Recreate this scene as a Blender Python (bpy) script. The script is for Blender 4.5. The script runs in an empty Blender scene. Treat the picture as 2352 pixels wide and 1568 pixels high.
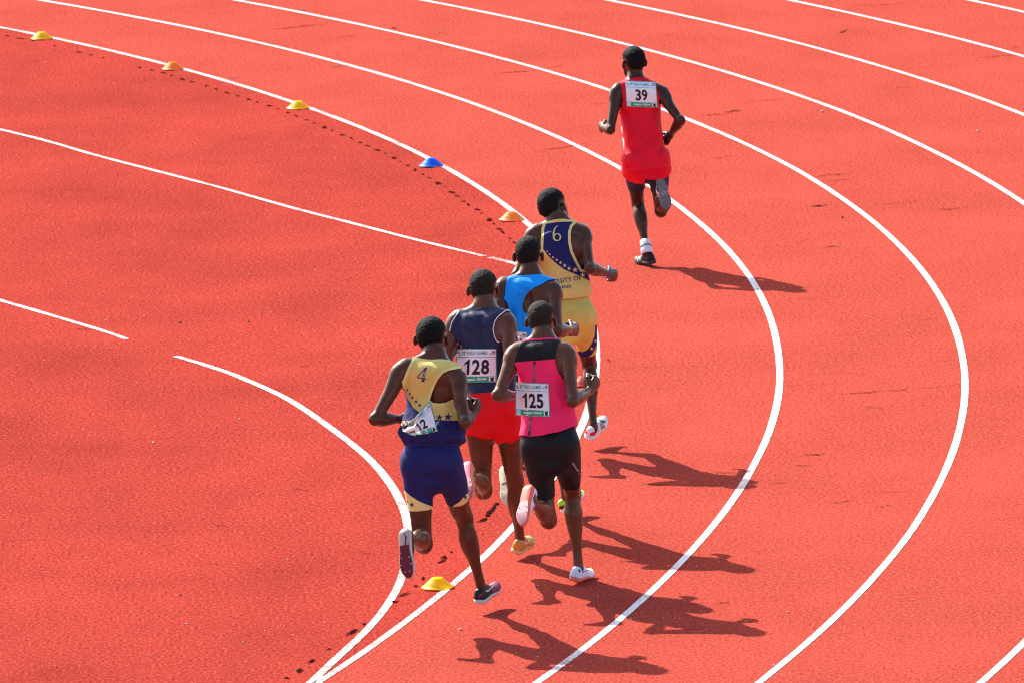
import bpy, bmesh, math, random
import numpy as np
from mathutils import Vector, Matrix
from mathutils.bvhtree import BVHTree

random.seed(7); RNG = np.random.default_rng(11)
scene = bpy.context.scene
COL = scene.collection

# ------------------------------------------------------------------ camera
CAM_H, CAM_PITCH, CAM_ROLL, CAM_F = 9.44956, 0.164707903, -0.0395359625, 19429.93   # focal in pixels of a 2352 px wide frame
FW = np.array([0, math.cos(CAM_PITCH), -math.sin(CAM_PITCH)])
_r = np.array([1.0, 0, 0]); _u = np.cross(_r, FW)
RT = math.cos(CAM_ROLL) * _r + math.sin(CAM_ROLL) * _u
UP = np.cross(RT, FW)
CAM_POS = np.array([0, 0, CAM_H])
cam_data = bpy.data.cameras.new('camera')
cam = bpy.data.objects.new('camera', cam_data); COL.objects.link(cam)
cam.matrix_world = Matrix(((RT[0], UP[0], -FW[0], 0), (RT[1], UP[1], -FW[1], 0), (RT[2], UP[2], -FW[2], CAM_H), (0, 0, 0, 1)))
cam_data.sensor_width = 36.0
cam_data.lens = CAM_F / 2352 * 36.0
cam_data.clip_start = 0.5; cam_data.clip_end = 5000
cam_data.dof.use_dof = True
cam_data.dof.focus_distance = 50.5
cam_data.dof.aperture_fstop = 12.0
scene.camera = cam

# ------------------------------------------------------------------ sky, sun, exposure
SUN_AZ, SUN_EL = math.radians(-56), math.radians(39.0)      # direction the light travels towards, height of the sun
world = bpy.data.worlds.new('World'); scene.world = world; world.use_nodes = True
wn = world.node_tree; wn.nodes.clear()
sky = wn.nodes.new('ShaderNodeTexSky'); sky.sky_type = 'NISHITA'; sky.sun_disc = False
sky.sun_elevation = SUN_EL
sky.sun_rotation = math.atan2(-math.cos(SUN_AZ), -math.sin(SUN_AZ))
sky.air_density = 1.0; sky.dust_density = 2.0; sky.ozone_density = 1.0
bg = wn.nodes.new('ShaderNodeBackground'); bg.inputs['Strength'].default_value = 0.14
wo = wn.nodes.new('ShaderNodeOutputWorld')
wn.links.new(sky.outputs[0], bg.inputs[0]); wn.links.new(bg.outputs[0], wo.inputs[0])
sun_data = bpy.data.lights.new('sun', 'SUN'); sun_data.energy = 4.9; sun_data.angle = math.radians(0.53)
sun_data.color = (1.0, 0.95, 0.88)
sun = bpy.data.objects.new('sun', sun_data); COL.objects.link(sun)
SUN_DIR = Vector((math.cos(SUN_AZ) * math.cos(SUN_EL), math.sin(SUN_AZ) * math.cos(SUN_EL), -math.sin(SUN_EL)))
sun.rotation_euler = SUN_DIR.to_track_quat('-Z', 'Y').to_euler()
sun.location = (-10, 70, 30)
scene.view_settings.view_transform = 'Standard'
scene.view_settings.look = 'None'
scene.view_settings.exposure = 1.10
scene.view_settings.gamma = 1.0
scene.view_settings.use_curve_mapping = False
scene.cycles.use_denoising = True
scene.cycles.filter_width = 1.15

# ------------------------------------------------------------------ small helpers
def nrm(v):
    v = np.asarray(v, float); return v / (np.linalg.norm(v) + 1e-12)

def ray_of(px, py):                       # measured photograph position (2352 px wide frame) -> viewing ray
    return nrm((px - 1176) / CAM_F * RT - (py - 784) / CAM_F * UP + FW)

def ground_at(px, py, z=0.0):
    d = ray_of(px, py); t = (z - CAM_H) / d[2]
    return CAM_POS + d * t

def mesh_obj(name, V, F, mats, parent=None, midx=None, smooth=True, origin=None):
    V = np.asarray(V, dtype=np.float32)
    if origin is not None: V = V - np.asarray(origin, dtype=np.float32)
    me = bpy.data.meshes.new(name)
    me.from_pydata(V.tolist(), [], F.tolist() if isinstance(F, np.ndarray) else F)
    if not isinstance(mats, (list, tuple)): mats = [mats]
    for m in mats: me.materials.append(m)
    if midx is not None: me.polygons.foreach_set('material_index', np.asarray(midx, dtype=np.int32))
    if smooth: me.polygons.foreach_set('use_smooth', np.ones(len(me.polygons), dtype=bool))
    me.update()
    o = bpy.data.objects.new(name, me); COL.objects.link(o)
    if parent is not None: o.parent = parent
    return o

def tag(o, label=None, cat=None, group=None, kind=None):
    if label: o['label'] = label
    if cat: o['category'] = cat
    if group: o['group'] = group
    if kind: o['kind'] = kind
    return o

# ------------------------------------------------------------------ materials
def new_mat(name):
    m = bpy.data.materials.new(name); m.use_nodes = True
    nt = m.node_tree; b = nt.nodes['Principled BSDF']
    return m, nt, b

def setin(b, **kw):
    for k, v in kw.items():
        k = k.replace('_', ' ')
        if k in b.inputs: b.inputs[k].default_value = v

def tex_noise(nt, scale, detail=3, rough=.55, vec=None, mapscale=None, rot=0):
    n = nt.nodes.new('ShaderNodeTexNoise'); n.inputs['Scale'].default_value = scale
    n.inputs['Detail'].default_value = detail; n.inputs['Roughness'].default_value = rough
    if vec is None:
        tc = nt.nodes.new('ShaderNodeTexCoord'); vec = tc.outputs['Object']
    if mapscale is not None:
        mp = nt.nodes.new('ShaderNodeMapping'); mp.inputs['Scale'].default_value = mapscale; mp.inputs['Rotation'].default_value = (0, 0, rot)
        nt.links.new(vec, mp.inputs['Vector']); vec = mp.outputs['Vector']
    nt.links.new(vec, n.inputs['Vector'])
    return n

def ramp(nt, src, stops):
    r = nt.nodes.new('ShaderNodeValToRGB'); e = r.color_ramp.elements
    while len(e) < len(stops): e.new(.5)
    for i, (p, c) in enumerate(stops):
        e[i].position = p; e[i].color = (c, c, c, 1) if isinstance(c, (int, float)) else tuple(c) + (1,)
    nt.links.new(src, r.inputs['Fac']); return r

def mix(nt, fac, a, b, mode='MIX'):
    m = nt.nodes.new('ShaderNodeMix'); m.data_type = 'RGBA'; m.blend_type = mode
    for s, v in ((m.inputs[0], fac), (m.inputs[6], a), (m.inputs[7], b)):
        if hasattr(v, 'is_linked') or hasattr(v, 'links'): nt.links.new(v, s)
        elif isinstance(v, (int, float)): s.default_value = v
        else: s.default_value = tuple(v) + (1,) if len(v) == 3 else v
    return m.outputs[2]

def bump(nt, b, h, strength=.3, dist=.002, prev=None):
    n = nt.nodes.new('ShaderNodeBump'); n.inputs['Strength'].default_value = strength; n.inputs['Distance'].default_value = dist
    nt.links.new(h, n.inputs['Height'])
    if prev is not None: nt.links.new(prev, n.inputs['Normal'])
    nt.links.new(n.outputs[0], b.inputs['Normal']); return n.outputs[0]

def mat_track(name, dark, mid, light, grit=1.0, v0=.91, v1=1.08):
    m, nt, b = new_mat(name)
    fine = tex_noise(nt, 48, 6, .88)
    fr = ramp(nt, fine.outputs['Fac'], [(.34, dark), (.5, mid), (.66, light)])
    big = tex_noise(nt, .55, 4, .6)
    br = ramp(nt, big.outputs['Fac'], [(.3, v0), (.7, v1)])
    c = mix(nt, 1.0, fr.outputs[0], br.outputs[0], 'MULTIPLY')
    med = tex_noise(nt, 1.0, 4, .6, mapscale=(1.7, .75, 1), rot=.12)
    mr = ramp(nt, med.outputs['Fac'], [(.3, v0 + .03), (.7, v1 - .02)])
    c = mix(nt, 1.0, c, mr.outputs[0], 'MULTIPLY')
    # drag marks left by shoes and rakes: long faint streaks
    st = tex_noise(nt, 1.0, 3, .6, mapscale=(1.4, 9, 1), rot=.10)
    sr = ramp(nt, st.outputs['Fac'], [(.62, 0.0), (.76, .30)])
    c = mix(nt, sr.outputs[0], c, (.15, .014, .011))
    # dark and pale crumbs
    sp = tex_noise(nt, 62, 1, .4)
    dr = ramp(nt, sp.outputs['Fac'], [(.70, 0.0), (.78, .55)])
    c = mix(nt, dr.outputs[0], c, (.08, .008, .007))
    sp2 = tex_noise(nt, 34, 0, .4)
    lr = ramp(nt, sp2.outputs['Fac'], [(.80, 0.0), (.83, .40 * grit)])
    c = mix(nt, lr.outputs[0], c, (.60, .22, .16))
    nt.links.new(c, b.inputs['Base Color'])
    setin(b, Roughness=.9, Specular_IOR_Level=.0)
    b2 = tex_noise(nt, 150, 3, .7); p = bump(nt, b, b2.outputs['Fac'], .62, .005)
    b3 = tex_noise(nt, 4.5, 4, .6); bump(nt, b, b3.outputs['Fac'], .35, .012, p)
    return m

def mat_paint(name, wear=.5):
    """white line paint with the red granules showing where it has worn off"""
    m, nt, b = new_mat(name)
    n = tex_noise(nt, 85, 3, .6); big = tex_noise(nt, 2.6, 3, .6)
    r0 = ramp(nt, n.outputs['Fac'], [(.30, 0.0), (.70, 1.0)]); r1 = ramp(nt, big.outputs['Fac'], [(.30, 0.0), (.70, 1.0)])
    s = nt.nodes.new('ShaderNodeMath'); s.operation = 'MULTIPLY_ADD'
    nt.links.new(r1.outputs[0], s.inputs[0]); s.inputs[1].default_value = .45; nt.links.new(r0.outputs[0], s.inputs[2])
    hi = 1.25 - .55 * wear
    r = nt.nodes.new('ShaderNodeMapRange'); r.inputs['From Min'].default_value = hi - .05; r.inputs['From Max'].default_value = hi + .08; r.inputs['To Max'].default_value = .9
    nt.links.new(s.outputs[0], r.inputs['Value'])
    d = ramp(nt, big.outputs['Fac'], [(.3, (.78, .76, .73)), (.7, (.70, .66, .61))])
    c = mix(nt, r.outputs[0], d.outputs[0], (.36, .05, .035))
    nt.links.new(c, b.inputs['Base Color']); setin(b, Roughness=.7, Specular_IOR_Level=.1)
    b2 = tex_noise(nt, 150, 3, .7); bump(nt, b, b2.outputs['Fac'], .5, .004)
    return m

def mat_plain(name, col, rough=.6, spec=.4, var=.0, vscale=40, bumpk=0, bscale=200, bd=.001, **kw):
    m, nt, b = new_mat(name)
    setin(b, Base_Color=tuple(col) + (1,), Roughness=rough, Specular_IOR_Level=spec, **kw)
    if var:
        n = tex_noise(nt, vscale, 4, .6)
        r = ramp(nt, n.outputs['Fac'], [(.25, tuple(max(0, c * (1 - var)) for c in col)), (.75, tuple(min(1, c * (1 + var)) for c in col))])
        nt.links.new(r.outputs[0], b.inputs['Base Color'])
    if bumpk:
        n = tex_noise(nt, bscale, 3, .6); bump(nt, b, n.outputs['Fac'], bumpk, bd)
    return m

def mat_cloth(name, col, rough=.75, sheen=.25, sweat=None, wr=.45, var=.10):
    m, nt, b = new_mat(name)
    n = tex_noise(nt, 9, 4, .6)
    r = ramp(nt, n.outputs['Fac'], [(.3, tuple(c * (1 - var) for c in col)), (.7, tuple(min(1, c * (1 + var)) for c in col))])
    c = r.outputs[0]
    if sweat:
        s = tex_noise(nt, 4.0, 3, .6); sr = ramp(nt, s.outputs['Fac'], [(.45, 0.0), (.62, .7)])
        c = mix(nt, sr.outputs[0], c, sweat)
    nt.links.new(c, b.inputs['Base Color'])
    setin(b, Roughness=rough, Specular_IOR_Level=.18, Sheen_Weight=sheen * .12, Sheen_Roughness=.4)
    w = tex_noise(nt, 600, 2, .5); p = bump(nt, b, w.outputs['Fac'], .25, .0008)
    f = tex_noise(nt, 11, 3, .5, mapscale=(1.4, 1.4, .5)); bump(nt, b, f.outputs['Fac'], wr * .8, .010, p)
    return m

def mat_skin(name, col, gloss=.40):
    m, nt, b = new_mat(name)
    n = tex_noise(nt, 14, 4, .6)
    r = ramp(nt, n.outputs['Fac'], [(.3, tuple(c * .82 for c in col)), (.7, tuple(c * 1.15 for c in col))])
    nt.links.new(r.outputs[0], b.inputs['Base Color'])
    g = tex_noise(nt, 12, 2, .5); gr = ramp(nt, g.outputs['Fac'], [(.3, gloss - .05), (.7, gloss + .03)])
    nt.links.new(gr.outputs[0], b.inputs['Roughness'])
    setin(b, Specular_IOR_Level=.32, Specular_Tint=(1.0, .76, .58, 1))
    f = tex_noise(nt, 420, 3, .6); p = bump(nt, b, f.outputs['Fac'], .06, .0006)
    f2 = tex_noise(nt, 18, 2, .5); bump(nt, b, f2.outputs['Fac'], .08, .005, p)
    return m

def mat_hair(name, col):
    m, nt, b = new_mat(name)
    n = tex_noise(nt, 170, 3, .7)
    r = ramp(nt, n.outputs['Fac'], [(.35, tuple(c * .4 for c in col)), (.7, tuple(c * 1.7 for c in col))])
    nt.links.new(r.outputs[0], b.inputs['Base Color']); setin(b, Roughness=.72, Specular_IOR_Level=.10)
    bump(nt, b, n.outputs['Fac'], 1.0, .006)
    at = nt.nodes.new('ShaderNodeAttribute'); at.attribute_name = 'edge'       # short hair thins out towards the hairline
    k = tex_noise(nt, 330, 2, .6); sb = nt.nodes.new('ShaderNodeMath'); sb.operation = 'SUBTRACT'
    rk = ramp(nt, k.outputs['Fac'], [(.3, 0.0), (.7, 1.0)]); nt.links.new(at.outputs['Fac'], sb.inputs[0]); nt.links.new(rk.outputs[0], sb.inputs[1])
    ml = nt.nodes.new('ShaderNodeMath'); ml.operation = 'MULTIPLY_ADD'; ml.use_clamp = True; ml.inputs[1].default_value = 3.0; ml.inputs[2].default_value = .5
    nt.links.new(sb.outputs[0], ml.inputs[0]); nt.links.new(ml.outputs[0], b.inputs['Alpha'])
    return m

M_TRACK = mat_track('track_red', (.115, .009, .006), (.335, .050, .034), (.55, .120, .083), .7)
M_INFIELD = mat_track('infield_red', (.055, .0035, .0025), (.285, .0335, .0235), (.54, .100, .070), 1.0, .88, 1.10)
M_PAINT = mat_paint('line_paint', .66)
M_PAINT_WORN = mat_paint('line_paint_worn', .92)
M_PAINT_FADED = mat_paint('line_paint_faded', 1.25)
def mat_mark(name, col, lo, hi, scale=70, stretch=(1, .35, 1)):
    """worn mark: the colour breaks up so the surface below shows through"""
    m, nt, b = new_mat(name); setin(b, Base_Color=tuple(col) + (1,), Roughness=1.0, Specular_IOR_Level=0.0)
    n = tex_noise(nt, scale, 4, .75, mapscale=stretch); r = ramp(nt, n.outputs['Fac'], [(lo, 0.0), (hi, 1.0)])
    nt.links.new(r.outputs[0], b.inputs['Alpha']); return m
M_DARK = mat_mark('scuff_dark', (.022, .006, .006), .34, .48)
M_HOLE = mat_plain('hole_dark', (.030, .007, .006), 1.0, .0, .6, 60)
M_SCUFF = mat_mark('scuff_soft', (.19, .024, .017), .40, .68)
M_WORN = mat_mark('worn_rim', (.10, .007, .006), .40, .58, 110, (1, .5, 1))
M_SCUFF_GREY = mat_mark('scuff_grey', (.17, .11, .085), .40, .62)
M_GRASS = mat_plain('far_ground', (.09, .12, .04), .95, .1, .3, 2)
M_STONE = mat_plain('pebble', (.55, .42, .33), .8, .3, .3, 90)

# ------------------------------------------------------------------ ground
CX, CY, R0, LANE = -35.5021, 56.6548, 36.0716, 1.22
def ring_sheet(name, r0, r1, z, mat, n=720, rings=1, a0=0, a1=2 * math.pi):
    V = []; F = []
    for i in range(n + 1):
        a = a0 + (a1 - a0) * i / n
        for j in range(rings + 1):
            r = r0 + (r1 - r0) * j / rings
            V.append((CX + r * math.cos(a), CY + r * math.sin(a), z))
    for i in range(n):
        for j in range(rings):
            k = i * (rings + 1) + j; F.append((k, k + 1 + 0, k + rings + 2, k + rings + 1))
    return mesh_obj(name, V, F, mat, smooth=False)

ground = tag(mesh_obj('ground', [(-1500, -1500, -.03), (1500, -1500, -.03), (1500, 1500, -.03), (-1500, 1500, -.03)], [(0, 1, 2, 3)], M_GRASS, smooth=False), kind='structure')
track = tag(ring_sheet('running_track', R0 - .03, R0 + 8 * LANE + .6, 0.0, M_TRACK, 900), kind='structure')
infield = tag(ring_sheet('infield', 0.5, R0 - .03, 0.0, M_INFIELD, 900), kind='structure')

def noise1(x, seed=0):
    x = np.asarray(x, float); i = np.floor(x).astype(int); f = x - i; f = f * f * (3 - 2 * f)
    h = lambda k: ((np.sin((k + seed * 57.31) * 127.1) * 43758.5453) % 1.0)
    return h(i) * (1 - f) + h(i + 1) * f

def paint_line(name, pts, width, mat, parent, z=.0028, seed=0, rough=.0010, gaps=()):
    """a painted stripe along a ground polyline, its edges slightly uneven"""
    pts = np.asarray(pts, float); seg = np.linalg.norm(np.diff(pts, axis=0), axis=1); s = np.concatenate([[0], np.cumsum(seg)])
    n = max(8, int(s[-1] / .022)); t = np.linspace(0, s[-1], n)
    P = np.stack([np.interp(t, s, pts[:, 0]), np.interp(t, s, pts[:, 1])], 1)
    d = np.gradient(P, axis=0); d /= np.linalg.norm(d, axis=1)[:, None]; nn = np.stack([-d[:, 1], d[:, 0]], 1)
    e = lambda q: (noise1(t / .024, seed + q) - .5) * 1.2 * rough + (noise1(t / .9, seed + q + 5) - .5) * 3 * rough
    A = P + nn * (width / 2 + e(1))[:, None]; B = P - nn * (width / 2 + e(2))[:, None]
    V = np.concatenate([np.c_[A, np.full(n, z)], np.c_[B, np.full(n, z)]]); F = [(i, n + i, n + i + 1, i + 1) for i in range(n - 1)]
    return mesh_obj(name, V, F, mat, parent, smooth=False)

def arc_pts(r, a0, a1, n=500, wob=0, seed=0):
    a = np.linspace(a0, a1, n); rr = r + wob * (noise1(a * 36 / 2.5, seed) - .5)
    return np.stack([CX + rr * np.cos(a), CY + rr * np.sin(a)], 1)

A0, A1 = math.radians(-35), math.radians(42)
paint_line('lane_line', arc_pts(R0, A0, A1, 700, .012, 3), .050, M_PAINT_WORN, track, seed=1)
for k in range(1, 9):
    paint_line('lane_line', arc_pts(R0 + k * LANE, A0, A1, 700, .012, 9 + k), .047, M_PAINT, track, seed=10 * k)

def px_line(pts, smooth=True):
    g = np.array([ground_at(x, y)[:2] for x, y in pts])
    if not smooth: return g
    # Catmull-Rom through the measured points
    out = []
    for i in range(len(g) - 1):
        p0, p1, p2, p3 = g[max(i - 1, 0)], g[i], g[i + 1], g[min(i + 2, len(g) - 1)]
        for t in np.linspace(0, 1, 16, endpoint=False):
            out.append(.5 * ((2 * p1) + (-p0 + p2) * t + (2 * p0 - 5 * p1 + 4 * p2 - p3) * t * t + (-p0 + 3 * p1 - 3 * p2 + p3) * t ** 3))
    out.append(g[-1]); return np.array(out)

paint_line('marking_line', px_line([(-60, 284), (90, 320), (215, 356), (380, 399), (500, 430), (660, 475), (800, 511), (950, 550), (1112, 589)]), .044, M_PAINT_WORN, infield, seed=101, rough=.0022)
paint_line('marking_line', px_line([(1124, 592), (1150, 598), (1176, 604), (1202, 611), (1230, 618)]), .050, M_PAINT_FADED, infield, seed=102, rough=.008)
paint_line('marking_line', px_line([(-60, 670), (0, 690), (75, 712), (220, 755), (291, 779)]), .044, M_PAINT_WORN, infield, seed=103, rough=.0022)
paint_line('marking_line', px_line([(404, 818), (470, 838), (545, 864), (665, 919), (775, 994), (850, 1056), (900, 1116), (927, 1171), (936, 1214), (934, 1270), (922, 1329), (890, 1389), (840, 1449), (765, 1519), (712, 1568), (640, 1625)]), .050, M_PAINT_WORN, infield, seed=104, rough=.0022)

# holes where a kerb was pegged, just inside the first line
def blob(name, c, rx, ry, ang, mat, parent, z=.004, n=22, jag=.24, seed=0):
    rs = np.random.default_rng(seed); V = []
    for i in range(n):
        a = 2 * math.pi * i / n; k = 1 + jag * (rs.random() - .5) * 2
        x, y = rx * k * math.cos(a), ry * k * math.sin(a)
        V.append((c[0] + x * math.cos(ang) - y * math.sin(ang), c[1] + x * math.sin(ang) + y * math.cos(ang), z))
    return mesh_obj(name, V, [tuple(range(n))], mat, parent, smooth=False)

HOLES = [(65, 320), (180, 343), (285, 362), (480, 410), (697, 465), (805, 488), (910, 515), (1230, 600), (1335, 623), (1440, 648), (1510, 670), (1610, 702), (1690, 727), (1820, 763), (1905, 790), (2000, 822), (2095, 850), (2195, 880), (2270, 905)]
HOLES = [(x / 3.84, y / 3.84) for x, y in HOLES]
HOLES += [(x / 2, y / 2) for x, y in [(1235, 488), (1275, 502), (1320, 520), (1360, 535), (1410, 553), (1445, 567), (1490, 587), (1525, 601), (1572, 622), (1612, 637), (1655, 657), (1690, 672), (1735, 692), (1770, 707), (1808, 728), (1838, 745), (1873, 763), (1908, 782), (1943, 803), (1973, 820), (2010, 843), (2040, 860), (2075, 886), (2100, 902), (2130, 927), (2150, 942), (2190, 965), (2210, 982), (2247, 1012), (2270, 1030)]]
HOLES += [(1147, 527), (1155, 535), (1171, 549), (1180, 558), (1204, 1076), (1132, 1168), (1110, 1194)]
HOLES += [(612.5 + x / 3.84, 1261.75 + y / 3.84) for x, y in [(1380, 258), (1310, 325), (1205, 398), (1125, 462), (860, 657), (760, 727), (550, 880), (395, 985), (285, 1068), (170, 1133), (1540, 108), (1570, 70), (1632, 20)]]
for i, (x, y) in enumerate(HOLES):
    g = ground_at(x, y); ang = math.atan2(g[1] - CY, g[0] - CX) + math.pi / 2 + .25 * math.sin(i * 1.7)
    vr = .55 + .75 * abs(math.sin(i * 5.17 + .4)); kx, ky = (.038 + .018 * math.sin(i * 2.3)) * vr * .88, (.0105 + .004 * math.sin(i * 3.1)) * (.6 + .4 * vr) * .85
    h = blob('kerb_hole', g, kx, ky, ang, M_HOLE, infield, .0062, seed=i)
    blob('worn_edge', g + np.array([.006 * math.sin(i), .01 * math.cos(i * 2), 0]), kx * 1.35, ky * 1.8, ang, M_WORN, h, .0042, jag=.3, seed=i + 500)
cr = px_line([(1118, 1186), (1124, 1176), (1131, 1170), (1136, 1162), (1143, 1155)])
paint_line('surface_crack', cr, .016, M_DARK, infield, z=.0055, seed=7, rough=.007)

# scuffs and cracks across the lanes: (x, y, length, rise, width m, material)
SC = [(690, 62, 130, 12, .10, 's'), (880, 70, 90, 8, .06, 's'), (905, 66, 14, 2, .05, 'd'), (800, 85, 50, 6, .05, 's'), (1290, 340, 80, 14, .035, 'd'), (1250, 347, 40, 6, .03, 's'), (1360, 328, 60, 7, .03, 's'),
      (1075, 136, 90, 4, .05, 's'), (1170, 168, 80, 8, .05, 's'), (1200, 165, 70, 6, .06, 's'), (1395, 205, 80, 5, .04, 's'), (1385, 238, 60, 7, .04, 's'), (1265, 156, 60, 6, .06, 's'),
      (1683, 257, 40, 3, .04, 'd'), (1640, 265, 90, 8, .05, 's'), (1760, 232, 100, 10, .04, 's'), (1795, 350, 130, 4, .04, 's'), (1750, 351, 24, 4, .02, 'd'), (1660, 362, 60, 6, .03, 's'), (1655, 446, 70, 6, .03, 's'),
      (1905, 404, 110, 10, .06, 's'), (1925, 415, 100, 12, .04, 's'), (1880, 474, 40, 6, .04, 'd'), (2065, 468, 90, 8, .05, 's'), (2190, 480, 80, 6, .05, 's'), (2090, 518, 50, 6, .03, 's'), (1850, 553, 50, 10, .03, 's'), (1910, 568, 40, 5, .02, 'd'), (1850, 562, 30, 3, .02, 's'),
      (1938, 73, 22, 12, .05, 'd'), (1965, 72, 50, 2, .04, 's'), (2130, 225, 140, 12, .03, 's'), (2300, 130, 130, 8, .06, 's'), (2075, 203, 50, 3, .03, 's'), (2180, 138, 120, 6, .05, 's'), (2330, 110, 20, 3, .05, 's'), (2020, 12, 120, 4, .05, 's'), (2220, 730, 60, 6, .03, 's'), (2130, 735, 60, 2, .02, 's'), (1870, 690, 70, 2, .02, 's'), (2050, 677, 50, 2, .02, 's'),
      (1980, 902, 100, 10, .015, 'd'), (2060, 896, 60, 5, .012, 'd'), (2140, 890, 70, 3, .010, 'd'), (2195, 885, 30, 2, .01, 'd'), (1990, 858, 60, 4, .02, 's'), (2000, 936, 60, 3, .012, 'd'), (1870, 1044, 55, 5, .016, 'd'), (1845, 1069, 45, 2, .012, 'd'), (1935, 1152, 60, 6, .012, 'd'), (2030, 1163, 45, 4, .012, 'd'), (1900, 1094, 40, 3, .010, 's'), (1785, 1110, 45, 4, .010, 'd'),
      (1500, 1113, 65, -2, .014, 'd'), (1665, 1086, 60, 2, .012, 'd'), (1560, 1098, 40, 2, .010, 's'), (1440, 1147, 30, 2, .010, 's'), (1590, 1387, 60, 4, .014, 'd'), (1660, 1385, 40, 2, .012, 'd'), (1760, 1265, 70, 8, .012, 's'), (1930, 1455, 50, 4, .012, 's'),
      (195, 757, 56, 0, .016, 'd'), (700, 842, 22, -2, .012, 'd'), (507, 1207, 34, -4, .016, 'd'), (600, 1130, 120, -14, .012, 's'), (690, 1125, 40, -4, .01, 'd'), (810, 1268, 70, -6, .012, 's'), (840, 1270, 40, -8, .008, 'd'), (620, 1310, 100, -8, .012, 's'), (480, 1298, 110, -8, .012, 's'), (550, 1320, 60, 4, .010, 's'), (900, 1140, 60, -12, .010, 's'), (640, 1340, 50, 8, .010, 's'), (125, 143, 60, 1, .03, 's'), (80, 143, 40, 0, .03, 's'), (1440, 1040, 12, -6, .012, 'd'), (1397, 827, 12, -6, .03, 'd'), (1400, 832, 10, 3, .02, 'd')]
for i, (x, y, l, rise, w, mt) in enumerate(SC):
    if mt == 's' and i % 3 == 1: continue
    n = 22; rs = np.random.default_rng(300 + i); up = []; lo = []
    for j in range(n + 1):
        t = j / n; g = ground_at(x + (t - .5) * l, y - (t - .5) * rise + .9 * math.sin(t * 7 + i)); k = (math.sin(math.pi * min(1, max(0, t))) ** .6) * (.35 + .9 * rs.random())
        up.append((g[0], g[1] + w * 1.1 * k * .5, .0042 + .0003 * (i % 8))); lo.append((g[0], g[1] - w * 1.1 * k * .5, .0042 + .0003 * (i % 8)))
    on = ground_at(x, y); host = track if math.hypot(on[0] - CX, on[1] - CY) > R0 else infield
    mesh_obj('scuff_mark', up + lo, [(j, n + 1 + j, n + 2 + j, j + 1) for j in range(n)], {'d': M_DARK, 's': M_SCUFF}[mt], host, smooth=False)
for i, (x, y, l) in enumerate([(775, 153, 30), (695, 24, 26), (1015, 75, 22), (622, 100, 20), (535, 180, 26)]):
    g = ground_at(x, y); blob('scuff_mark', g, l / 2 / 280, .05, .1, M_SCUFF_GREY, track, .0062, seed=60 + i)

# crumbs and pebbles lying about: too many to count
def pebble_mesh(c, r, seed):
    bm = bmesh.new(); bmesh.ops.create_icosphere(bm, subdivisions=1, radius=r); rs = np.random.default_rng(seed)
    for v in bm.verts:
        v.co = Vector(v.co) * (.75 + .5 * rs.random()); v.co.z *= .7
    V = [(v.co.x + c[0], v.co.y + c[1], v.co.z + c[2]) for v in bm.verts]; F = [tuple(q.index for q in f.verts) for f in bm.faces]; bm.free(); return V, F
V = []; F = []
rs = np.random.default_rng(5)
for i in range(900):
    x, y = rs.random() * 2352, 40 + rs.random() ** .8 * 1528; g = ground_at(x, y); r = .0022 + .0042 * rs.random() ** 3
    v, f = pebble_mesh((g[0], g[1], r * .4), r, i); k = len(V); V += v; F += [tuple(a + k for a in q) for q in f]
tag(mesh_obj('track_grit', V, F, M_STONE), 'tiny pale rubber crumbs and grit scattered over the red track', 'grit', kind='stuff')
M_PDARK = mat_plain('pebble_dark', (.05, .03, .03), .8, .3, .3, 90)
PEB = [(353, 1017, .011, 0, 'small pale brown pebble alone on the open red infield'), (414, 742, .010, 1, 'small dark lump on red infield right of the short painted line'), (571, 739, .008, 1, 'tiny dark lump on red infield left of the navy and gold runner'),
       (686, 1540, .014, 1, 'dark metal stub in the peg hole at the bottom edge'), (243, 737, .009, 0, 'small pale pebble just above the short painted line'), (428, 1433, .008, 0, 'pale pebble on the lower red infield among fine grit'), (415, 1366, .007, 1, 'small dark pebble on the lower red infield'),
       (1778, 1530, .012, 0, 'pale stone chip at the bottom edge of the second lane'), (1888, 258, .013, 0, 'white chip lying in the lane right of the red runner'), (2245, 303, .012, 0, 'white chip near the right edge between two outer lane lines'), (1935, 501, .011, 1, 'dark lump lying in the lane between two white lines'), (1057, 1446, .012, 0, 'pale stone chip beside the bottom lane line')]
for i, (x, y, r, dk, lab) in enumerate(PEB):
    g = ground_at(x, y); v, f = pebble_mesh((0, 0, 0), r, 900 + i)
    o = mesh_obj('pebble', v, f, M_PDARK if dk else M_STONE); o.location = (g[0], g[1], r * .45); tag(o, lab, 'pebble', 'loose stones on the track')

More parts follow.
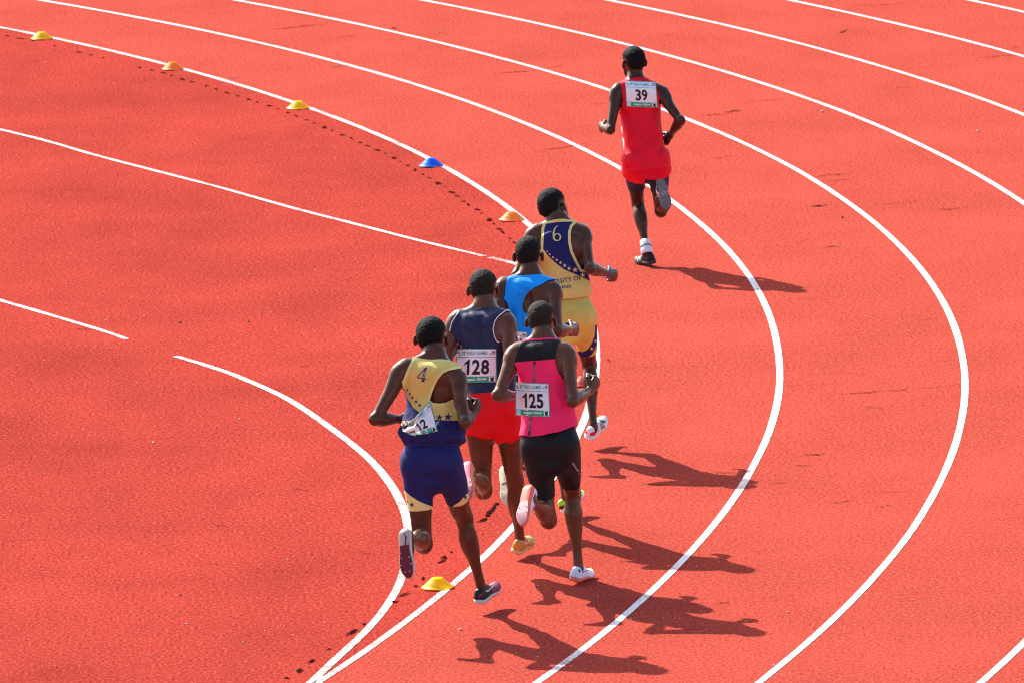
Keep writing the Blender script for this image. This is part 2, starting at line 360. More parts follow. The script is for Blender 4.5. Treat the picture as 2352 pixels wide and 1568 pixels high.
# ------------------------------------------------------------------ marker cones
def mat_cone(name, col):
    m, nt, b = new_mat(name)
    setin(b, Base_Color=tuple(col) + (1,), Roughness=.42, Specular_IOR_Level=.5)
    tr = nt.nodes.new('ShaderNodeBsdfTranslucent'); tr.inputs['Color'].default_value = tuple(col) + (1,)
    mx = nt.nodes.new('ShaderNodeMixShader'); mx.inputs[0].default_value = .62
    out = nt.nodes['Material Output']
    nt.links.new(b.outputs[0], mx.inputs[1]); nt.links.new(tr.outputs[0], mx.inputs[2]); nt.links.new(mx.outputs[0], out.inputs['Surface'])
    n = tex_noise(nt, 30, 3, .6); bump(nt, b, n.outputs['Fac'], .15, .004)
    return m
def cone_mesh():
    # thin flexible disc cone with a flat rim, two moulded steps and an open top
    prof = [(.0955, .000), (.0960, .0022), (.0930, .0040), (.0780, .0170), (.0772, .0182), (.0560, .0380), (.0550, .0392), (.0350, .0590), (.0325, .0622), (.0300, .0635), (.0275, .0630),
            (.0275, .0612), (.0310, .0600), (.0340, .0570), (.0540, .0375), (.0760, .0165), (.0915, .0026), (.0935, .0004)]
    n = 56; V = []; F = []
    for i in range(n):
        a = 2 * math.pi * i / n
        for j, (r, z) in enumerate(prof):
            w = 1 + .012 * math.sin(a * 2 + 1) * (z < .02)
            z *= .90
            V.append((r * w * math.cos(a), r * w * math.sin(a), z + .0012 * (1 + math.sin(a * 3)) * (z < .004)))
    m = len(prof)
    for i in range(n):
        for j in range(m):
            F.append((i * m + j, ((i + 1) % n) * m + j, ((i + 1) % n) * m + (j + 1) % m, i * m + (j + 1) % m))
    return V, F
CONES = [(96, 90, (1.0, .80, .01), 'yellow disc cone at the top left, farthest along the inner line'), (397, 160, (1.0, .46, .06), 'orange disc cone at the top left, second along the inner line'),
         (685, 250, (1.0, .80, .01), 'yellow disc cone between the orange and the blue cone'), (990, 382, (.003, .33, .98), 'blue disc cone on the inner lane line'),
         (1175, 506, (1.0, .50, .09), 'orange disc cone just left of the head of runner 6'), (1343, 884, (.75, .06, .03), 'red disc cone mostly hidden behind the pink runner and runner 6'), (1005, 1350, (1.0, .80, .01), 'yellow disc cone near the camera, below the nearest runner')]
cv, cf = cone_mesh()
for i, (x, y, c, lab) in enumerate(CONES):
    g = ground_at(x, y)
    o = mesh_obj('marker_cone', cv, cf, mat_cone('cone_plastic_%d' % i, c)); o.location = (g[0], g[1], .0065); o.rotation_euler = (0, 0, i * 1.3)
    tag(o, lab, 'cone', 'disc cones along the inner lane line')

# ------------------------------------------------------------------ implicit surfaces -> meshes
def smin(a, b, k):
    h = np.maximum(k - np.abs(a - b), 0) / k
    return np.minimum(a, b) - h * h * k * .25

class Grid:
    def __init__(self, lo, hi, h):
        self.lo = np.asarray(lo, float); self.h = h
        self.n = np.ceil((np.asarray(hi) - self.lo) / h).astype(int) + 1
        self.g = {}
        self.ax = [(self.lo[i] + h * np.arange(self.n[i])).astype(np.float32) for i in range(3)]
    def arr(self, name):
        if name not in self.g: self.g[name] = np.full(tuple(self.n), 1.0, dtype=np.float32)
        return self.g[name]
    def block(self, lo, hi):
        i0 = np.maximum(np.floor((np.asarray(lo) - self.lo) / self.h).astype(int), 0)
        i1 = np.minimum(np.ceil((np.asarray(hi) - self.lo) / self.h).astype(int) + 1, self.n)
        sl = tuple(slice(a, b) for a, b in zip(i0, i1))
        return sl, self.ax[0][sl[0]][:, None, None], self.ax[1][sl[1]][None, :, None], self.ax[2][sl[2]][None, None, :]
    def loft(self, name, a, b, sa, prof, k=.02, sb=None, p=2.0, pad=.07):
        """limb-like solid: rows (t, half width along the side vector, half depth, side shift, depth shift); depth axis = axis x side"""
        a = np.asarray(a, float); b = np.asarray(b, float); ax = b - a; L = np.linalg.norm(ax); ax = ax / L
        prof = np.array([list(r) + [0] * (5 - len(r)) for r in prof], float); t0, t1 = prof[0, 0], prof[-1, 0]
        ts = np.linspace(t0, t1, 80); tab = [pchip(prof[:, 0], prof[:, c], ts) for c in range(1, 5)]
        m = float(max(prof[:, 1].max(), prof[:, 2].max()) + np.abs(prof[:, 3:]).max() + pad)
        e = np.stack([a + ax * L * t0, a + ax * L * t1]); sl, X, Y, Z = self.block(e.min(0) - m, e.max(0) + m)
        if any(s.stop <= s.start for s in sl): return
        dx, dy, dz = X - np.float32(a[0]), Y - np.float32(a[1]), Z - np.float32(a[2])
        f = np.float32
        T = (dx * f(ax[0]) + dy * f(ax[1]) + dz * f(ax[2])) / f(L); tc = np.clip(T, t0, t1)
        rx, ry, ox, oy = [np.interp(tc, ts, q).astype(np.float32) for q in tab]
        s0 = nrm(np.asarray(sa) - ax * np.dot(sa, ax)); w0 = np.cross(ax, s0)
        U = dx * f(s0[0]) + dy * f(s0[1]) + dz * f(s0[2]); W = dx * f(w0[0]) + dy * f(w0[1]) + dz * f(w0[2])
        if sb is not None:
            s1 = nrm(np.asarray(sb) - ax * np.dot(sb, ax)); ang = math.atan2(np.dot(s1, w0), np.dot(s1, s0)); A = np.clip(T, 0, 1) * f(ang)
            c, s = np.cos(A), np.sin(A); U, W = U * c + W * s, -U * s + W * c
        U = np.abs(U - ox); W = np.abs(W - oy); E = np.abs(T - tc) * f(L); re = np.minimum(rx, ry)
        q = (U / rx) ** p + (W / ry) ** p + (E / re) ** p
        k0 = q ** (1 / p); k1 = np.sqrt((U / rx ** 2) ** 2 + (W / ry ** 2) ** 2 + (E / re ** 2) ** 2) + 1e-6
        d = np.where(k0 < .3, (k0 - 1) * re, k0 * (k0 - 1) / k1)
        A = self.arr(name); A[sl] = smin(A[sl], d, k) if k > 0 else np.minimum(A[sl], d)
    def ell(self, name, c, axes, r, k=.02, pad=.06):
        c = np.asarray(c, float); m = max(r) + pad; sl, X, Y, Z = self.block(c - m, c + m)
        if any(s.stop <= s.start for s in sl): return
        q = 0; q1 = 0
        for a, rr in zip(axes, r):
            u = (X - np.float32(c[0])) * np.float32(a[0]) + (Y - np.float32(c[1])) * np.float32(a[1]) + (Z - np.float32(c[2])) * np.float32(a[2])
            q = q + (u / rr) ** 2; q1 = q1 + (u / rr ** 2) ** 2
        k0 = np.sqrt(q); d = np.where(k0 < .3, (k0 - 1) * min(r), k0 * (k0 - 1) / (np.sqrt(q1) + 1e-6))
        A = self.arr(name); A[sl] = smin(A[sl], d, k) if k > 0 else np.minimum(A[sl], d)
    def sample(self, F, P):
        q = (np.asarray(P) - self.lo) / self.h; i = np.clip(np.floor(q).astype(int), 0, self.n - 2); f = np.clip(q - i, 0, 1); r = 0
        for dx in (0, 1):
            for dy in (0, 1):
                for dz in (0, 1):
                    w = (f[:, 0] if dx else 1 - f[:, 0]) * (f[:, 1] if dy else 1 - f[:, 1]) * (f[:, 2] if dz else 1 - f[:, 2])
                    r = r + w * F[i[:, 0] + dx, i[:, 1] + dy, i[:, 2] + dz]
        return r
    def nets(self, F):
        """naive surface nets on the zero level of F"""
        I = F < 0
        z0 = np.where(I.any((1, 2)))[0]
        if len(z0) == 0: return np.zeros((0, 3)), np.zeros((0, 4), int)
        y0 = np.where(I.any((0, 2)))[0]; x0 = np.where(I.any((0, 1)))[0]
        b0 = np.array([max(z0[0] - 2, 0), max(y0[0] - 2, 0), max(x0[0] - 2, 0)]); b1 = np.array([z0[-1] + 3, y0[-1] + 3, x0[-1] + 3])
        F = F[b0[0]:b1[0], b0[1]:b1[1], b0[2]:b1[2]]; I = F < 0; lo = self.lo + b0 * self.h
        C = [(0, 0, 0), (1, 0, 0), (0, 1, 0), (1, 1, 0), (0, 0, 1), (1, 0, 1), (0, 1, 1), (1, 1, 1)]
        n = np.array(F.shape) - 1
        cnt = np.zeros(tuple(n), np.uint8)
        for c in C: cnt += I[c[0]:c[0] + n[0], c[1]:c[1] + n[1], c[2]:c[2] + n[2]]
        act = np.argwhere((cnt > 0) & (cnt < 8)); idx = np.full(tuple(n), -1, np.int32); idx[act[:, 0], act[:, 1], act[:, 2]] = np.arange(len(act))
        fv = [F[act[:, 0] + c[0], act[:, 1] + c[1], act[:, 2] + c[2]].astype(float) for c in C]
        pos = np.zeros((len(act), 3)); num = np.zeros(len(act))
        for a, b in ((0, 1), (2, 3), (4, 5), (6, 7), (0, 2), (1, 3), (4, 6), (5, 7), (0, 4), (1, 5), (2, 6), (3, 7)):
            m = (fv[a] < 0) != (fv[b] < 0); t = np.where(m, fv[a] / np.where(m, fv[a] - fv[b], 1), 0)
            ca, cb = np.array(C[a]), np.array(C[b]); pos += m[:, None] * (ca + t[:, None] * (cb - ca)); num += m
        V = lo + (act + pos / num[:, None]) * self.h
        Q = []
        for axis in range(3):
            sl0 = [slice(None)] * 3; sl1 = [slice(None)] * 3; sl0[axis] = slice(0, -1); sl1[axis] = slice(1, None)
            a = I[tuple(sl0)]; b = I[tuple(sl1)]; e = np.argwhere(a != b); o = [i for i in range(3) if i != axis]
            e = e[(e[:, o[0]] > 0) & (e[:, o[1]] > 0) & (e[:, o[0]] < n[o[0]]) & (e[:, o[1]] < n[o[1]])]
            s = a[e[:, 0], e[:, 1], e[:, 2]]; ids = []
            for d0, d1 in ((-1, -1), (0, -1), (0, 0), (-1, 0)):
                q = e.copy(); q[:, o[0]] += d0; q[:, o[1]] += d1; ids.append(idx[q[:, 0], q[:, 1], q[:, 2]])
            q = np.stack(ids, 1); flip = s if axis != 1 else ~s
            q[~flip] = q[~flip][:, ::-1]; Q.append(q)
        return V, np.concatenate(Q)

def pchip(x, y, t):
    x = np.asarray(x, float); y = np.asarray(y, float)
    if len(x) == 2: return np.interp(t, x, y)
    h = np.diff(x); d = np.diff(y) / h; m = np.zeros_like(y)
    for i in range(1, len(x) - 1):
        if d[i - 1] * d[i] > 0: m[i] = 2 * d[i - 1] * d[i] / (d[i - 1] + d[i])
    m[0], m[-1] = d[0], d[-1]
    i = np.clip(np.searchsorted(x, t) - 1, 0, len(x) - 2); u = (t - x[i]) / h[i]
    return (2 * u**3 - 3 * u**2 + 1) * y[i] + (u**3 - 2 * u**2 + u) * h[i] * m[i] + (-2 * u**3 + 3 * u**2) * y[i + 1] + (u**3 - u**2) * h[i] * m[i + 1]

def vnoise(P, seed=0):
    P = np.asarray(P, float); i = np.floor(P).astype(np.int64); f = P - i; f = f * f * (3 - 2 * f); r = 0
    for dx in (0, 1):
        for dy in (0, 1):
            for dz in (0, 1):
                h = ((i[:, 0] + dx) * 374761393 + (i[:, 1] + dy) * 668265263 + (i[:, 2] + dz) * 2147483647 + seed * 144665) & 0x7fffffff
                h = (h ^ (h >> 13)) * 1274126177 & 0x7fffffff; h = ((h ^ (h >> 16)) & 0xffff) / 65535.0
                r = r + h * (f[:, 0] if dx else 1 - f[:, 0]) * (f[:, 1] if dy else 1 - f[:, 1]) * (f[:, 2] if dz else 1 - f[:, 2])
    return r

def vert_normals(V, F):
    a, b, c = V[F[:, 0]], V[F[:, 1]], V[F[:, 2]]; fn = np.cross(b - a, c - a)
    if F.shape[1] == 4: fn = fn + np.cross(c - a, V[F[:, 3]] - a)
    N = np.zeros_like(V)
    for j in range(F.shape[1]):
        for k in range(3): N[:, k] += np.bincount(F[:, j], fn[:, k], len(V))
    return N / (np.linalg.norm(N, axis=1)[:, None] + 1e-12)

def relax(V, F, it=2, w=.5):
    E = np.concatenate([np.stack([F[:, j], F[:, (j + 1) % F.shape[1]]], 1) for j in range(F.shape[1])]); E = np.concatenate([E, E[:, ::-1]])
    n = np.bincount(E[:, 0], minlength=len(V)); n = np.maximum(n, 1)
    for _ in range(it):
        A = np.stack([np.bincount(E[:, 0], V[E[:, 1], k], len(V)) for k in range(3)], 1) / n[:, None]; V = V + w * (A - V)
    return V

def tris(F): return np.concatenate([F[:, [0, 1, 2]], F[:, [0, 2, 3]]]) if F.shape[1] == 4 else F

def clip(V, F, g, extra=None):
    """keep the part of a triangle mesh where g >= 0; extra = dict of per-vertex arrays carried along"""
    ins = g >= 0; c = ins[F].sum(1); keep = F[c == 3]; newV = [V]; ex = {k: [v] for k, v in (extra or {}).items()}; cnt = len(V); out = [keep]
    def cut(i, j):
        nonlocal cnt
        i = i.astype(np.int64); j = j.astype(np.int64); key = np.minimum(i, j) * len(V) + np.maximum(i, j); u, inv = np.unique(key, return_inverse=True)
        a, b = u // len(V), u % len(V); t = g[a] / (g[a] - g[b]); newV.append(V[a] + t[:, None] * (V[b] - V[a]))
        for k, v in (extra or {}).items(): ex[k].append(v[a] + t * (v[b] - v[a]))
        r = cnt + inv; cnt += len(u); return r
    for want in (1, 2):
        S = F[c == want]
        if not len(S): continue
        odd = ins[S] if want == 1 else ~ins[S]; k = odd.argmax(1); r = np.arange(len(S))
        p, q, s = S[r, k], S[r, (k + 1) % 3], S[r, (k + 2) % 3]
        pq = cut(p, q); ps = cut(p, s)
        if want == 1: out.append(np.stack([p, pq, ps], 1))
        else: out.append(np.stack([pq, q, s], 1)); out.append(np.stack([pq, s, ps], 1))
    V2 = np.concatenate(newV); F2 = np.concatenate(out); E2 = {k: np.concatenate(v) for k, v in ex.items()}
    used, inv = np.unique(F2, return_inverse=True)
    return V2[used], inv.reshape(-1, 3), {k: v[used] for k, v in E2.items()}

def poly_sdf(P, poly):
    """signed distance to a closed 2-d polygon, negative inside"""
    poly = np.asarray(poly, float); d = np.full(len(P), 1e9); s = np.ones(len(P))
    for i in range(len(poly)):
        a, b = poly[i], poly[i - 1]; e = b - a; w = P - a; t = np.clip((w @ e) / (e @ e + 1e-12), 0, 1); q = w - t[:, None] * e
        d = np.minimum(d, (q * q).sum(1)); c1 = P[:, 1] >= a[1]; c2 = P[:, 1] < b[1]; c3 = e[0] * w[:, 1] > e[1] * w[:, 0]
        s = np.where((c1 & c2 & c3) | (~c1 & ~c2 & ~c3), -s, s)
    return s * np.sqrt(d)

# ------------------------------------------------------------------ flat print: lettering and shapes as thin geometry laid on cloth
def tri2d(V, F, maxe):
    V = np.asarray(V, float); F = np.asarray(F, int)
    for _ in range(6):
        E = np.stack([F, np.roll(F, -1, 1)], 2).reshape(-1, 2); l = np.linalg.norm(V[E[:, 0]] - V[E[:, 1]], axis=1).reshape(-1, 3)
        big = l.max(1) > maxe
        if not big.any(): break
        k = l.argmax(1); nV = list(V); nF = [F[~big]]; S = F[big]; kk = k[big]; r = np.arange(len(S)); p, q, s = S[r, kk], S[r, (kk + 1) % 3], S[r, (kk + 2) % 3]
        m = (V[p] + V[q]) / 2; ids = len(V) + r; V = np.concatenate([V, m]); F = np.concatenate([nF[0], np.stack([p, ids, s], 1), np.stack([ids, q, s], 1)])
    return V, F

def text2d(s, height, width=None, bold=0.0, spacing=1.0):
    """default-font lettering as a flat triangle mesh centred on the origin"""
    cu = bpy.data.curves.new('t', 'FONT'); cu.body = s; cu.size = 1; cu.resolution_u = 3; cu.offset = bold; cu.space_character = spacing; cu.align_x = 'CENTER'
    o = bpy.data.objects.new('t', cu); COL.objects.link(o)
    bpy.context.view_layer.update(); dg = bpy.context.evaluated_depsgraph_get(); me = o.evaluated_get(dg).to_mesh()
    bm = bmesh.new(); bm.from_mesh(me); bmesh.ops.triangulate(bm, faces=bm.faces[:]); V = np.array([v.co[:2] for v in bm.verts]); F = np.array([[v.index for v in f.verts] for f in bm.faces]); bm.free()
    o.evaluated_get(dg).to_mesh_clear(); bpy.data.objects.remove(o); bpy.data.curves.remove(cu)
    lo, hi = V.min(0), V.max(0); V = V - (lo + hi) / 2; k = height / (hi - lo)[1]; kx = k if width is None else width / (hi - lo)[0]
    return V * np.array([kx, k]), F

ONE = [(.22, 0), (.40, 0), (.40, 1), (.28, 1), (.20, .90), (.10, .82), (.02, .77), (.02, .62), (.12, .67), (.22, .75)]
def number2d(s, height, width, bold=.03):
    """start number digits on equal advances, the 1 with its flag"""
    n = len(s); adv = width / n; parts = []
    for i, ch in enumerate(s):
        x = -width / 2 + adv * (i + .5)
        if ch == '1': v, f = poly2d([((a - .22) * height * .92, (b - .5) * height) for a, b in ONE])
        else: v, f = text2d(ch, height, adv * .90, bold)
        parts.append(move2d((v, f), x, 0))
    return join2d(parts)

def star2d(r, rot=0):
    V = [(0, 0)] + [((r if i % 2 == 0 else r * .42) * math.sin(math.pi * i / 5 + rot), (r if i % 2 == 0 else r * .42) * math.cos(math.pi * i / 5 + rot)) for i in range(10)]
    return np.array(V), np.array([(0, 1 + (i + 1) % 10, 1 + i) for i in range(10)])

def poly2d(pts):
    bm = bmesh.new(); vs = [bm.verts.new((x, y, 0)) for x, y in pts]; f = bm.faces.new(vs); bm.normal_update(); bmesh.ops.triangulate(bm, faces=[f]); bm.verts.index_update()
    V = np.array([v.co[:2] for v in bm.verts]); F = np.array([[v.index for v in q.verts] for q in bm.faces]); bm.free(); return V, F

def ribbon2d(pts, widths, closed=False):
    P = np.asarray(pts, float); n = len(P); w = np.broadcast_to(np.asarray(widths, float), (n,))
    d = np.gradient(P, axis=0) if not closed else np.roll(P, -1, 0) - np.roll(P, 1, 0); d /= np.linalg.norm(d, axis=1)[:, None] + 1e-9; nn = np.stack([-d[:, 1], d[:, 0]], 1)
    V = np.concatenate([P + nn * w[:, None] / 2, P - nn * w[:, None] / 2]); F = []
    for i in range(n if closed else n - 1):
        j = (i + 1) % n; F += [(i, n + i, n + j), (i, n + j, j)]
    return V, np.array(F)

def join2d(parts):
    V = []; F = []; k = 0
    for v, f in parts: V.append(v); F.append(np.asarray(f) + k); k += len(v)
    return np.concatenate(V), np.concatenate(F)

def move2d(vf, dx=0, dy=0, rot=0, sx=1, sy=1):
    v, f = vf; v = v * np.array([sx, sy]); c, s = math.cos(rot), math.sin(rot); return np.stack([v[:, 0] * c - v[:, 1] * s + dx, v[:, 0] * s + v[:, 1] * c + dy], 1), f

# ------------------------------------------------------------------ people
SKINS = {}
def skin(key, col, gloss=.4):
    if key not in SKINS: SKINS[key] = mat_skin('skin_' + key, col, gloss)
    return SKINS[key]
M_BIB = mat_plain('bib_paper', (.86, .86, .86), .55, .4, .03, 20, .12, 60, .003)
M_TEAL = mat_plain('print_teal', (.02, .33, .30), .6, .3)
M_GREEN = mat_plain('print_green', (.02, .36, .20), .6, .3)
M_INK = mat_plain('print_black', (.022, .012, .018), .6, .3)
M_PWHITE = mat_plain('print_white', (.85, .85, .85), .6, .3)
M_PBLUE = mat_plain('print_pale_blue', (.35, .55, .75), .6, .3)
M_PGREY = mat_plain('print_grey', (.22, .22, .26), .6, .3)
M_EYEW = mat_plain('eye_white', (.8, .78, .74), .25, .5)
H = .0054                                   # voxel size of the implicit bodies

class Person: pass

def make_body(key, J, Fh, S, skin_mat, hair_col, hair_h=.007, yaw=0, tilt=0, nod=0, lean_fist=(1, 1), build=1.0, head_k=1.0, hand_dir=((0, 0), (0, 0)), hand_k=1.12):
    P = Person(); P.key = key; P.J = J = {k: np.array(v, float) for k, v in J.items()}; P.S = S; s = S / 1.75 * 1.0
    F = np.array([Fh[0], Fh[1], 0.0]); Rv = np.array([Fh[1], -Fh[0], 0.0]); Z = np.array([0, 0, 1.0]); P.F = F; P.R = Rv
    P.base = np.array([J['hip'][0], J['hip'][1], 0.0])
    pts = np.array(list(J.values())); G = Grid(pts.min(0) - .16, pts.max(0) + np.array([.16, .16, .22]), H); P.G = G
    A = nrm(J['c7'] - J['hip']); sh = nrm(J['rs'] - J['ls']); sp = nrm(J['rh'] - J['lh'])
    Rm = nrm((sh + sp) / 2); Rm = nrm(Rm - A * np.dot(Rm, A)); Fm = np.cross(A, Rm); P.A, P.Rm, P.Fm = A, Rm, Fm
    b = s * build
    # trunk
    top = J['c7'] + Fm * .045
    tor = [(-.13, .105, .075), (-.05, .142, .094, 0, -.004), (.04, .150, .102, 0, -.006), (.14, .142, .095, 0, -.004), (.30, .124, .083), (.45, .127, .086, 0, .006), (.60, .142, .097, 0, .008), (.74, .152, .103, 0, .006), (.85, .146, .094, 0, .002), (.93, .118, .078), (1.0, .072, .062), (1.06, .055, .055)]
    tor = [(t, x * b, y * b, ox, oy * b) for t, x, y, ox, oy in [tuple(list(r) + [0] * (5 - len(r))) for r in tor]]
    P.tor = tor; P.top = top
    G.loft('torso', J['hip'], top, sp, tor, 0, sb=sh, p=2.35)
    for q, sg in (('ls', -1), ('rs', 1)):
        G.loft('torso', J['c7'] + A * .035 + Fm * .035, J[q] + A * .012, Fm, [(0, .045 * b, .04 * b), (.5, .043 * b, .032 * b), (1, .040 * b, .030 * b)], .035)        # trapezius
        G.ell('torso', J['c7'] - A * .135 * s + sh * sg * .082 * s - Fm * .052 * s, (nrm(sh - Fm * sg * .25), Fm, A), (.058 * b, .026 * b, .082 * b), .03)                  # shoulder blade
        G.ell('torso', J['c7'] - A * .20 * s + sh * sg * .075 * s + Fm * .108 * s, (sh, Fm, A), (.07 * b, .020 * b, .06 * b), .05)                                   # chest
        h = J['lh'] if sg < 0 else J['rh']
        G.ell('torso', h - Fm * .050 * s + A * .015 * s + sp * sg * -.006, (sp, Fm, A), (.074 * b, .072 * b, .080 * b), .04)                                              # buttock
    G.loft('torso', J['ls'], J['rs'], Fm, [(0, .038 * b, .040 * b), (.25, .044 * b, .048 * b), (.5, .05 * b, .05 * b), (.75, .044 * b, .048 * b), (1, .038 * b, .040 * b)], .04)
    # groove of the spine
    sl, X, Y, Zg = G.block(J['hip'] - .2, J['c7'] + .1)
    dx, dy, dz = X - J['c7'][0], Y - J['c7'][1], Zg - J['c7'][2]
    u = dx * Rm[0] + dy * Rm[1] + dz * Rm[2]; v = dx * Fm[0] + dy * Fm[1] + dz * Fm[2]; w = dx * A[0] + dy * A[1] + dz * A[2]
    G.g['torso'][sl] += (.010 * np.exp(-(u / .017) ** 2) * np.clip(-(v - .02) / .05, 0, 1) * np.clip((-w - .03) / .06, 0, 1) * np.clip((w + .50) / .1, 0, 1)).astype(np.float32)
    # legs
    for q in 'lr':
        h, k, a = J[q + 'h'], J[q + 'k'], J[q + 'a']; heel, toe = J[q + 'heel'], J[q + 'toe']
        th = [(-.06, .066, .076), (.08, .076, .086, 0, .002), (.3, .073, .082, 0, .003), (.55, .062, .068, 0, .002), (.8, .050, .053), (.93, .047, .049), (1.03, .043, .046)]
        G.loft('legs', h, k, sp, [(r[0],) + tuple(x * b for x in r[1:]) for r in th], .03)
        sn = [(-.07, .040, .042), (0, .046, .047, 0, -.003), (.1, .043, .047, 0, .006), (.26, .051, .058, 0, .015), (.42, .046, .051, 0, .012), (.6, .033, .036, 0, .005), (.8, .026, .030, 0, .001), (.95, .027, .033), (1.05, .027, .033)]
        G.loft('legs', k, a, sp, [(r[0],) + tuple(x * b for x in r[1:]) for r in sn], .022)
        G.ell('legs', k + nrm((k - h) / np.linalg.norm(k - h) - (a - k) / np.linalg.norm(a - k)) * .018, (sp, F, Z), (.036 * b, .038 * b, .042 * b), .02)       # kneecap
        bk = nrm(np.cross(k - h, sp)) * 1.0; bs = nrm(np.cross(a - k, sp))
        for sd in (-1, 1):
            c0 = k + (a - k) * .25 + bs * .030 * b + sp * sd * .019 * b; G.ell('legs', c0, (sp, bs, nrm(a - k)), (.024 * b, .026 * b, .088 * s), .010)      # calf heads
            c0 = h + (k - h) * .60 + bk * .030 * b + sp * sd * .024 * b; G.ell('legs', c0, (sp, bk, nrm(k - h)), (.026 * b, .026 * b, .15 * s), .014)     # hamstrings
        n = nrm((a - heel) - nrm(toe - heel) * np.dot(a - heel, nrm(toe - heel)))
        G.loft('feet', a, heel + n * .045 + nrm(toe - heel) * .035, sp, [(0, .028 * s, .032 * s), (1, .026, .026)], .015)
        G.loft('feet', heel + n * .045 + nrm(toe - heel) * .035, toe + n * .028 - nrm(toe - heel) * .05, n, [(0, .026, .026), (.5, .026, .028), (1, .014, .03)], .015)
    # arms and hands
    for q, sg in (('l', -1), ('r', 1)):
        a, e, w = J[q + 's'], J[q + 'e'], J[q + 'w']
        ua = [(-.12, .030, .034), (0, .045, .048), (.15, .048, .051, sg * .006), (.32, .042, .046, sg * .002), (.5, .038, .044), (.72, .034, .038), (.9, .031, .033), (1.03, .030, .031)]
        G.loft('arms', a, e, sh, [(r[0],) + tuple(x * b for x in r[1:]) for r in ua], .02)
        bk = nrm(np.cross(e - a, sh)); G.ell('arms', a + (e - a) * .42 + bk * .020 * b + sh * sg * .006, (sh, bk, nrm(e - a)), (.026 * b, .024 * b, .085 * s), .010)     # triceps
        G.ell('arms', a + (e - a) * .16 + bk * .016 * b + sh * sg * .014 * b, (sh, bk, nrm(e - a)), (.036 * b, .036 * b, .060 * s), .010)                  # rear deltoid
        d = nrm(w - e); up = nrm(Z - d * np.dot(Z, d)); P_n = np.cross(up, d) * sg
        fa = [(-.06, .031, .031), (.05, .036, .035), (.2, .043, .039), (.38, .040, .036), (.65, .030, .028), (.88, .0240, .0195), (1.04, .0245, .0185)]
        G.loft('arms', e, w, up, [(r[0],) + tuple(x * b for x in r[1:]) for r in fa], .018)
        s0 = s; s = s0 * hand_k; hu_, ho_ = hand_dir[0 if q == 'l' else 1]; hd = nrm(d + up * hu_ + sh * sg * ho_); up = nrm(up - hd * np.dot(up, hd)); P_n = np.cross(up, hd) * sg; hb = w
        G.loft('hands', hb - hd * .01, hb + hd * .088 * s, up, [(0, .025, .019), (.4, .035, .020), (.8, .042, .019), (1, .039, .015)], .006)
        curl = lean_fist[0 if q == 'l' else 1]
        for i, (o_, ln) in enumerate(((.030, .92), (.0105, 1.0), (-.0095, .95), (-.028, .78))):
            p0 = hb + hd * (.082 - .004 * abs(i - 1.2)) * s + up * o_ * s; ang = 0; r0 = (.0102 if i < 3 else .0092) * hand_k
            for L_, c in ((.042, 72), (.028, 96), (.022, 62)):
                ang += math.radians(c) * curl; dr = hd * math.cos(ang) + P_n * math.sin(ang); p1 = p0 + dr * L_ * ln * s
                G.loft('hands', p0, p1, up, [(0, r0, r0), (1, r0 * .92, r0 * .92)], .004); p0 = p1; r0 *= .92
        t0 = hb + hd * .022 * s + up * .022 * s + P_n * .008; t1 = t0 + (hd * .70 + up * .45 + P_n * .45) * .046 * s; t2 = t1 + nrm(hd * .9 - up * .15 + P_n * .5) * .034 * s; t3 = t2 + nrm(hd * .75 - up * .5 + P_n * .5) * .024 * s
        for p0, p1, r0, r1 in ((t0, t1, .015, .012), (t1, t2, .0115, .0105), (t2, t3, .0105, .009)): G.loft('hands', p0, p1, up, [(0, r0, r0), (1, r1, r1)], .006)
        setattr(P, 'hand_' + q, (w, d, up, P_n)); s = s0
    # head
    cy, sy = math.cos(yaw), math.sin(yaw); hf = F * cy + Rv * sy; hr = np.cross(hf, Z)
    hu = nrm(Z + hr * math.sin(tilt) + hf * math.sin(nod)); hf = nrm(hf - hu * np.dot(hf, hu)); hr = np.cross(hf, hu)
    hd = J['head']; ax = (hr, hf, hu); hs = s * head_k; P.hd = (hd, hr, hf, hu)
    G.loft('head', J['c7'] + Fm * .048 - A * .03, hd - hf * .012 * hs - hu * .015, hr, [(0, .062 * s, .060 * s), (.4, .054 * s, .056 * s), (1, .052 * s, .056 * s)], .02)
    G.ell('head', hd + hu * .046 * hs - hf * .012 * hs, ax, (.0745 * hs, .095 * hs, .083 * hs), .02)
    P.cran = (hd + hu * .046 * hs - hf * .012 * hs, ax, (.0745 * hs, .095 * hs, .083 * hs))
    G.ell('head', hd + hu * .004 * hs - hf * .042 * hs, ax, (.060 * hs, .052 * hs, .058 * hs), .025)
    G.ell('head', hd + hf * .046 * hs - hu * .012 * hs, ax, (.060 * hs, .052 * hs, .085 * hs), .02)
    G.ell('head', hd + hf * .056 * hs - hu * .068 * hs, ax, (.046 * hs, .044 * hs, .034 * hs), .025)
    G.loft('head', hd + hf * .094 * hs + hu * .022, hd + hf * .110 * hs - hu * .022, hr, [(0, .007, .008), (.7, .012, .011), (1, .016, .010)], .010)
    G.ell('head', hd + hf * .086 * hs + hu * .034, ax, (.046, .012, .009), .012)
    G.ell('head', hd + hf * .096 * hs - hu * .050, ax, (.025, .012, .012), .008)
    for sg in (-1, 1):
        n = nrm(hr * sg * .82 + hf * .55); t = nrm(np.cross(hu, n))
        G.ell('head', hd + hr * sg * .086 * hs - hf * .014 + hu * .006, (n, nrm(hu - t * .12), nrm(t + hu * .12)), (.0092, .032, .0195), .006)
        G.ell('head', hd + hr * sg * .030 + hf * .080 * hs + hu * .022, ax, (.014, .010, .008), .006)
    g = G.g
    noarm = smin(smin(g['torso'], g['legs'], .045), g['feet'], .012)
    arms = smin(g['arms'], g['hands'], .008); g['arms'] = arms
    P.noarm = noarm; P.tot = smin(noarm, arms, .028)
